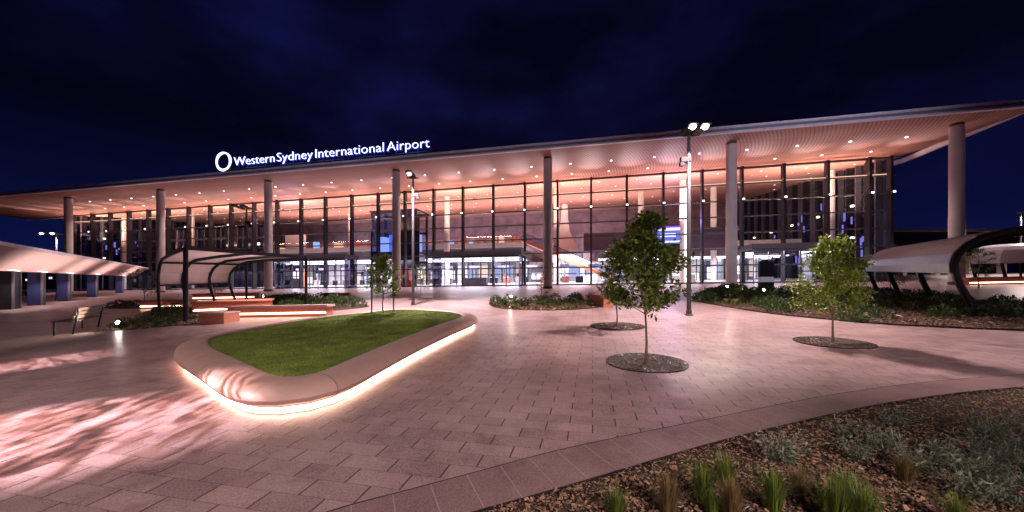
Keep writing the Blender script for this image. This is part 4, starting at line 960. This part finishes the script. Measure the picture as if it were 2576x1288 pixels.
# upper level rear volume
MB().box(LX(690, 80)[0], LX(1290, 80)[0], 27, 29, 9.76, 13.2).build('rear_shops', mat('rear_shop_brown', (0.22, 0.12, 0.10), 0.8, 0, 0.5, 0.3), term)
b = MB(); rnd = random.Random(3)
for k in range(26):
    px = 700 + k * 23 + rnd.uniform(-6, 6); x0 = LX(px, 79)[0]; b.box(x0, x0 + rnd.uniform(0.6, 1.6), 26.9, 26.98, 10.2 + rnd.uniform(0, 0.5), 11.2 + rnd.uniform(0, 0.8))
b.build('shop_sign', emis('shop_sign_warm', (1.0, 0.55, 0.36), 1.0), term)
MB().box(LX(738, 66)[0], LX(780, 66)[0], 13, 14, 10.4, 13.3).build('white_pavilion', M_wht, term)
# entrance portals
def portal(label, px0, px1, c, wall=True):
    T = thing('entrance_portal', label, 'entrance', (0, 0, 0), 0, 'entrance portals along the facade'); T.matrix_world = BM
    x0, x1 = LX(px0, c)[0], LX(px1, c)[0]; y = (c - OY) * CT; zt = 6.95; zs = 6.35
    MB().box(x0, x1, y, -0.68, zs, zt).build('roof', mat('portal_cladding', (0.07, 0.062, 0.08), 0.5), T); zb = bgz(x0, y)
    MB().box(x0 + 0.3, x1 - 0.3, y + 0.3, y + 0.42, zs - 0.25, zs - 0.002).build('header', M_fin2, T)
    n = max(3, int((x1 - x0) / 1.6)); b = MB()
    for k in range(n + 1):
        xx = x0 + 0.3 + (x1 - x0 - 0.6) * k / n; b.box(xx - 0.04, xx + 0.04, y + 0.3, y + 0.42, bgz(xx, y), zs - 0.251)
    b.box(x0 + 0.3, x1 - 0.3, y + 0.29, y + 0.43, 4.55, 4.67); b.build('door_frame', M_fin2, T)
    MB().poly([(x0 + 0.3, y + 0.36, zb), (x1 - 0.3, y + 0.36, zb), (x1 - 0.3, y + 0.36, zs - 0.3), (x0 + 0.3, y + 0.36, zs - 0.3)]).build('glass_door', M_glass, T, recalc=False)
    for xx in (x0 + 0.3, x1 - 0.3):
        MB().poly([(xx, y + 0.36, zb), (xx, -0.65, zb), (xx, -0.65, zs), (xx, y + 0.36, zs)]).build('side_glass', M_glassd, T, recalc=False)
    MB().box(x0 + 0.8, x1 - 0.8, y + 1.2, y + 1.5, zs - 0.05, zs - 0.003).build('ceiling_light', emis('portal_light', (0.92, 0.90, 1.0), 10), T)
    lamp('AREA', T, ((x0 + x1) / 2, (y - 0.6) / 2, zs - 0.1), 240, (0.9, 0.88, 1.0), (x1 - x0) * 0.7, (0, -0.25, -1), ex=1.5)
portal('wide dark-roofed entrance portal at the centre of the facade', 1081, 1311, 46.6)
portal('dark-roofed entrance portal behind the left shelter', 684, 868, 46.6)
portal('dark-roofed entrance portal left of the yellow green tree', 1892, 2066, 46.6)
# warm strips added along the head transom to brighten the soffit
for k in range(8):
    xw = (lx1 - lx0) / 8; x = lx0 + xw * (k + 0.5)
    cl = MB().box(x - xw / 2 + 0.3, x + xw / 2 - 0.3, -0.34, -0.22, 14.86, 14.92).build('cornice_fill', emis('cornice_fill_glow', (1, 0.6, 0.42), 1.2), term)
    lamp('AREA', cl, (x, -0.5, 15.0), 75, (1.0, 0.56, 0.38), xw - 1, (0, -0.7, 1), ex=0.25)
xp0, xp1 = lx0 + 2.5, LX(690, 60)[0]; yp = (60 - OY) * CT
MB().box(xp0, xp1, yp, yp + 0.12, 1.6, 14.2).build('inner_partition', mat('dark_partition', (0.02, 0.018, 0.03), 0.12), term)
bb = MB(); bc = MB(); rnd = random.Random(17); k = 0; x = xp0
while x < xp1:
    (bb if k % 3 else bc).box(x, x + 0.35, yp - 0.45, yp - 0.002, 1.6, 14.3); x += rnd.uniform(1.0, 2.2); k += 1
bb.build('partition_fins', M_fin, term); bc.build('partition_fins', M_fin2, term)
MB().box(xp0, xp1, yp - 0.5, yp - 0.452, 8.2, 8.9).box(xp0, xp1, yp - 0.5, yp - 0.452, 12.0, 12.25).build('partition_band', M_fin, term)
bb = MB()
for px, py in ((292, 663), (474, 677), (861 * .7467, 705)): bb.box(LX(px, 59)[0], LX(px + 6, 59)[0], yp - 0.6, yp - 0.55, 10.6, 11.1)
bb.build('partition_lamp', emis('partition_lamp', (1, 0.85, 0.72), 3), term)
MB().box(LX(591, 59)[0], LX(612, 59)[0], yp - 0.62, yp - 0.56, 8.9, 9.4).build('blue_sign', emis('blue_small_sign', (0.2, 0.15, 1.0), 2), term)
# soffit downlights
for k in range(26):
    for row, (c, X0) in enumerate(((42.9, 11.2), (47.4, 12.1))):
        X = X0 + 4.45 * (k - 19)
        if X > 40: continue
        x, y = X / CT - 0.2196 * (c - OY), (c - OY) * CT
        if x < rx0 + 1: continue
        dl = MB().lathe([(0.12, -0.035), (0.11, -0.02), (0.11, 0.0)], 14, (x, y, soff(x, y))).build('downlight', emis('soffit_downlight', (1, 0.88, 0.84), 5), term)
        if (k + row) % 2 == 0: lamp('SPOT', dl, (x, y, soff(x, y) - 0.12), 800, (1, 0.80, 0.76), 0.15, (0, 0, -1), 110, 0.8)

# ================================================================== ROOF SIGN
sign = thing('roof_sign', 'glowing white letters and ring logo standing on the roof edge', 'sign', (0, 0, 0)); sign.matrix_world = BM
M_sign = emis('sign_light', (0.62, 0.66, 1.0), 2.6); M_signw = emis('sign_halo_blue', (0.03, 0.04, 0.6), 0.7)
c_ = 39.0; ys_ = (c_ - OY) * CT; xs0, xs1 = LX(589, c_)[0], LX(1080, c_)[0]
def text_part(body, x0, x1, z, name, m, dy, off):
    cu = bpy.data.curves.new(name, 'FONT'); cu.body = body; cu.size = 1.6; cu.extrude = 0.06; cu.offset = off; cu.resolution_u = 3
    t_ = bpy.data.objects.new(name, cu); C.objects.link(t_); bpy.context.view_layer.update()
    dg = bpy.context.evaluated_depsgraph_get(); me = bpy.data.meshes.new_from_object(t_.evaluated_get(dg)); bpy.data.objects.remove(t_)
    xmin = min(v.co.x for v in me.vertices); xmax = max(v.co.x for v in me.vertices); s = (x1 - x0) / (xmax - xmin)
    for v in me.vertices: v.co = Vector((x0 + (v.co.x - xmin) * s, ys_ + dy - v.co.z, z + v.co.y))
    me.materials.clear(); me.materials.append(m); o = bpy.data.objects.new(name, me); C.objects.link(o); o.parent = sign; return o
spans = [('Western', 589, 690), ('Sydney', 697, 786), ('International', 794, 965), ('Airport', 974, 1080)]
for wd, a0, a1 in spans:
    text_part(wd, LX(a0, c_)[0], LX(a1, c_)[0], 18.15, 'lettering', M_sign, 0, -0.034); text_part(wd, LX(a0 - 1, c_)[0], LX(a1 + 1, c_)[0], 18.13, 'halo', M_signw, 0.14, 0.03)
rx, rz_ = LX(562, c_)[0], 18.85; b = MB(); rnd = random.Random(2); rows = []
for k in range(57):
    t = 2 * math.pi * k / 56; w = 0.135 + 0.03 * math.sin(3 * t + 1); R0 = 1.14; rows.append([(rx + (R0 + a_) * math.cos(t), ys_ + d_, rz_ + (R0 + a_) * math.sin(t)) for a_, d_ in ((w, -0.06), (w, 0.06), (-w, 0.06), (-w, -0.06), (w, -0.06))])
b.loft(rows); b.build('ring_logo', M_sign, sign)
b = MB()
for k in range(22):
    xx = xs0 - 2.2 + (xs1 - xs0 + 2.2) * k / 21; b.box(xx - 0.04, xx + 0.04, ys_ + 0.1, ys_ + 0.18, 16.9, 18.3)
b.box(xs0 - 2.8, xs1 + 0.3, ys_ + 0.185, ys_ + 0.26, 17.75, 17.85); b.build('support_rails', M_fin, sign)
for k in range(5): lamp('AREA', sign, (xs0 + (xs1 - xs0) * (k + 0.5) / 5, ys_ - 0.5, 18.2), 18, (0.25, 0.3, 1.0), 4, (0, 0.1, -1), ex=0.5)

# ================================================================== SHELTERS
def rib_shape(R_=0.95):
    # (distance forward, height) of the curved rib: leaning foot, belly at the back, arch, long flat arm
    return [(0.48, 0.0), (0.30, 0.55), (0.12, 1.05), (0.02, 1.45), (0.0, 1.75), (0.08, 2.05), (0.28, 2.34), (0.60, 2.58), (1.1, 2.74), (1.9, 2.86), (3.0, 2.95)]
def shelter(name, label, roots, tips_, side_gap, Hs=1.0, fit_top=None, inner=M_sail, outer=M_sailout, rib_r=0.07, z_low=1.62, posts=()):
    """roots: plan points of the back line; tips_: plan points of the front edge; one pair per rib"""
    T = thing(name, label, 'shelter', (0, 0, 0)); prof = rib_shape(); rings = []
    for (a, b2) in zip(roots, tips_):
        a, b2 = Vector(a), Vector(b2); d = (b2 - a); L = d.length; d.normalize(); za = gz(*a); zb_ = gz(*b2); pts = []
        for s, h in prof:
            s2 = s if s < 1.1 else 1.1 + (s - 1.1) * (L - 1.1) / 1.9
            p = a + d * s2; f = s2 / L; pts.append(Vector((p.x, p.y, za + h * Hs + (zb_ - za) * 0.6 * max(0, f - 0.1))))
        rings.append(pts)
        b = MB(); b.tube([Vector((q.x, q.y, q.z)) for q in pts], rib_r, 8); b.build('rib', M_dark, T, smooth=True)
    def push(pts, a, b2, r):
        d = (Vector(b2) - Vector(a)).normalized(); out = []
        for i, p in enumerate(pts):
            q = pts[min(i + 1, len(pts) - 1)] - pts[max(i - 1, 0)]; ds = q.x * d.x + q.y * d.y; l = math.hypot(ds, q.z); out.append(p + Vector((-q.z / l * d.x, -q.z / l * d.y, ds / l)) * r)
        return out
    lo = [i for i, (s, h) in enumerate(prof) if h >= z_low - 0.05][0]
    # skins: subdivide between ribs
    def off(r, dz): return [q + Vector((0, 0, dz)) for q in r]
    rows = [push(r, a, b2, rib_r + 0.03)[lo - 1:] for r, a, b2 in zip(rings, roots, tips_)]; rows_i = [push(r, a, b2, rib_r + 0.005)[lo - 1:] for r, a, b2 in zip(rings, roots, tips_)]
    for k in range(len(rows) - 1):
        a, b2 = rows[k], rows[k + 1]; out = []
        for f in (0.0, 1.0): out.append([p.lerp(q, f) for p, q in zip(a, b2)])
        MB().loft(out).build('roof_sheet', outer, T, recalc=False)
        out = [[p.lerp(q, f) for p, q in zip(rows_i[k], rows_i[k + 1])] for f in (0.0, 1.0)]
        MB().loft(out).build('lining', inner, T, recalc=False)
    for idx in (lo - 1, 7, len(prof) - 1):
        for k in range(len(rings) - 1): MB().bar(rings[k][idx], rings[k + 1][idx], 0.07, 0.09).build('purlin', M_dark, T)
    for (x, y, z1) in posts: MB().tube([(x, y, gz(x, y)), (x, y, z1)], 0.085, 10).build('post', M_dark, T)
    return T, rings
# right shelter seen from behind
shelter('curved_shelter', 'curved roof shelter with grey sheeting at the right edge', [(15.2, 12.3), (17.6, 15.5), (20.4, 19.4), (22.7, 22.8)], [(18.2, 10.2), (20.6, 13.4), (23.4, 17.3), (25.7, 20.7)], 0, Hs=1.0, rib_r=0.10)
# left shelter seen from inside
bk = [on(398, 18.2), on(460, 19.2), on(527, 20.4), on(577, 21.6)]
A = on(467, 14.6); Cc = on(770, 22.0)
fr = [A.lerp(Cc, f) for f in (0.0, 0.42, 0.72, 1.0)]
Tsh, rr_ = shelter('curved_shelter', 'black ribbed curved shelter over the terracotta benches on the left', [(p.x, p.y) for p in bk], [(p.x, p.y) for p in fr], 0, Hs=1.0, rib_r=0.07,
        posts=[(A.x, A.y, A.z + 3.03), (Cc.x, Cc.y, Cc.z + 2.9)])
MB().bar(rr_[0][-1] + Vector((0, 0, 0.05)), rr_[-1][-1] + Vector((0, 0, 0.05)), 0.10, 0.16).build('front_beam', M_dark, Tsh)
lamp('AREA', Tsh, ((A + Cc) / 2 + Vector((-1.5, 0.5, 0.55))), 55, WARM, 3.0, (0, 0, 1))
# another shelter far right
shelter('curved_shelter', 'distant low canopy beyond the right shelter rib', [tuple(on(2445, 36)[:2]), tuple(on(2520, 33)[:2]), tuple(on(2640, 31)[:2])], [tuple(on(2560, 36)[:2]), tuple(on(2680, 33)[:2]), tuple(on(2800, 31)[:2])], 0, Hs=1.25, rib_r=0.12)

# ================================================================== LEFT WALKWAY CANOPY
p0, p1 = Vector((-25.8, 14.7)), Vector((-61.6, 57.8)); dv = (p1 - p0); L = dv.length; dv.normalize(); nv = Vector((dv.y, -dv.x))
if nv.x < 0: nv = -nv
wc = thing('walkway_canopy', 'long pink walkway canopy with a flared underside on the left', 'canopy', (0, 0, 0)); n = 24; rows_in, rows_mid, rows_out, rows_top, rows_tb = [], [], [], [], []
for k in range(n + 1):
    p = p0 + dv * L * k / n; z = gz(p.x, p.y); a_ = p + nv * 0.5; o_ = p + nv * 2.0; i_ = p - nv * 4.5
    rows_in.append((i_.x, i_.y, z + 2.62)); rows_mid.append((a_.x, a_.y, z + 2.50)); rows_out.append((o_.x, o_.y, z + 3.75)); rows_top.append((o_.x + nv.x * 0.03, o_.y, z + 3.95)); rows_tb.append((i_.x, i_.y, z + 3.9))
MB().loft([rows_in, rows_mid, rows_out]).build('underside', M_canopy, wc, recalc=False)
MB().loft([[(x + nv.x * 0.05, y + nv.y * 0.05, z) for x, y, z in rows_out], [(x + nv.x * 0.05, y + nv.y * 0.05, z) for x, y, z in rows_top]]).build('fascia', M_fascia, wc, recalc=False)
MB().loft([rows_top, rows_tb]).build('roof', M_fascia2, wc, recalc=False)
MB().loft([rows_tb, rows_in]).build('rear_fascia', M_canopy, wc, recalc=False)
pe = [rows_in[-1], rows_mid[-1], rows_out[-1], rows_top[-1], rows_tb[-1]]; MB().poly(pe).build('end_panel', M_canopy, wc, recalc=False)
for k, (px, w) in enumerate(((20, 0.55), (90, 0.24), (160, 0.24), (232, 0.24), (300, 0.2))):
    dx = (px - CX) / F; t = (p0.y - p0.x * dv.y / dv.x) / (1 - dx * dv.y / dv.x); P = Vector((t * dx, t)); z = gz(P.x, P.y)
    cb_ = MB(); cb_.obox((P.x, P.y, z + 1.25), (dv.x * w, dv.y * w, 0), (nv.x * 0.34, nv.y * 0.34, 0), (0, 0, 1.25)); c1 = cb_.build('pylon', M_blue if k else M_dark, wc)
    MB().obox((P.x + nv.x * 0.35 - dv.x * w, P.y + nv.y * 0.35 - dv.y * w, z + 1.25), (dv.x * 0.06, dv.y * 0.06, 0), (nv.x * 0.05, nv.y * 0.05, 0), (0, 0, 1.24)).obox((P.x + nv.x * 0.35 + dv.x * w, P.y + nv.y * 0.35 + dv.y * w, z + 1.25), (dv.x * 0.06, dv.y * 0.06, 0), (nv.x * 0.05, nv.y * 0.05, 0), (0, 0, 1.24)).build('frame', M_fin2, c1)
    q = P + nv * 0.55 - dv * (w + 1.0)
    MB().obox((q.x, q.y, z + 2.56), (dv.x * 1.1, dv.y * 1.1, 0), (nv.x * 0.04, nv.y * 0.04, 0), (0, 0, 0.04)).build('strip_light', emis('canopy_strip', (1, 0.85, 0.78), 6), wc)
    lamp('SPOT', wc, (q.x + nv.x * 2.6, q.y + nv.y * 2.6, z + 0.35), 420, (1, 0.76, 0.70), 0.2, (-nv.x * 0.6, -nv.y * 0.6, 1), 120, 0.9)
    lamp('SPOT', wc, (q.x, q.y, z + 2.35), 150, (1, 0.80, 0.74), 0.2, (0, 0, -1), 130, 0.8)

# ================================================================== BACKGROUND
bgl = thing('distant_building', 'dark low building far behind the right shelter', 'building', (0, 0, 0))
a0, a1 = on(2236, 64), on(2800, 64); za = CAM_H + (730 - 583) / F * 64
MB().box(a0.x, a1.x, 64, 80, gz(a0.x, 64) + 3.6, za).build('wall', M_dark, bgl); MB().box(a0.x - 0.5, a1.x, 63.2, 80.5, za + 0.002, za + 0.5).build('roof', M_fascia2, bgl)
for k in range(7): x = a0.x + 3 + k * 6; MB().box(x, x + 0.8, 64.5, 65.3, gz(x, 64), gz(x, 64) + 3.6).build('pillar', M_col, bgl)
MB().box(a0.x, a1.x, 70, 70.3, gz(a0.x, 64), gz(a0.x, 64) + 3.59).build('rear_panel', M_blue, bgl)
b = MB()
for k in range(12): x = a0.x + 1.5 + k * 3.4; b.box(x, x + 1.6, 64.8, 65.0, gz(x, 64) + 2.9, gz(x, 64) + 3.3)
b.build('lit_sign', emis('far_lit', (1, 0.75, 0.65), 1.8), bgl)
lamp('AREA', bgl, (a0.x + 14, 60, gz(a0.x, 60) + 3.4), 450, WARM, 20, (0, -0.2, -1), ex=3)
lf = thing('distant_building', 'dark distant building beyond the left walkway canopy', 'building', (0, 0, 0))
MB().box(-190, -92, 92, 110, 0, 6.5).build('wall', M_dark, lf); MB().box(-191, -91.5, 91.5, 110.5, 6.502, 6.9).build('roof', M_fascia2, lf)
b = MB()
for k in range(16): b.box(-185 + k * 6, -184.2 + k * 6, 91.9, 91.98, 3.6 + (k % 3) * 0.5, 4.1 + (k % 3) * 0.5)
b.build('window', emis('far_window', (0.7, 0.75, 1.0), 1.2), lf)
# orange barrier rail behind the canopy
for k in range(4):
    T = thing('safety_barrier', 'orange and black barrier section under the left canopy', 'barrier', on(15 + k * 24, 34), 0.3, 'barriers under the left canopy')
    MB().box(-0.5, 0.5, -0.04, 0.04, 0.5, 0.9).build('board', M_dark, T); b = MB()
    for j in range(3): b.box(-0.45 + j * 0.33, -0.33 + j * 0.33, -0.06, -0.042, 0.45, 1.0)
    b.build('stripes', mat('barrier_amber', (0.55, 0.22, 0.03), 0.6), T); MB().box(-0.42, -0.36, -0.05, 0.05, 0, 0.5).box(0.36, 0.42, -0.05, 0.05, 0, 0.5).build('feet', M_dark, T)
# information totem
T = thing('information_totem', 'dark information totem with a pale lower panel before the right facade', 'totem', on(1927, 31), 0)
MB().box(-0.62, 0.62, -0.12, 0.12, 0, 0.55).build('base', M_dark, T); MB().box(-0.56, 0.56, -0.14, 0.14, 0.552, 1.0).build('panel', M_wht, T); MB().box(-0.62, 0.62, -0.12, 0.12, 1.002, 2.35).build('screen', M_dark, T)
bpy.context.view_layer.update()
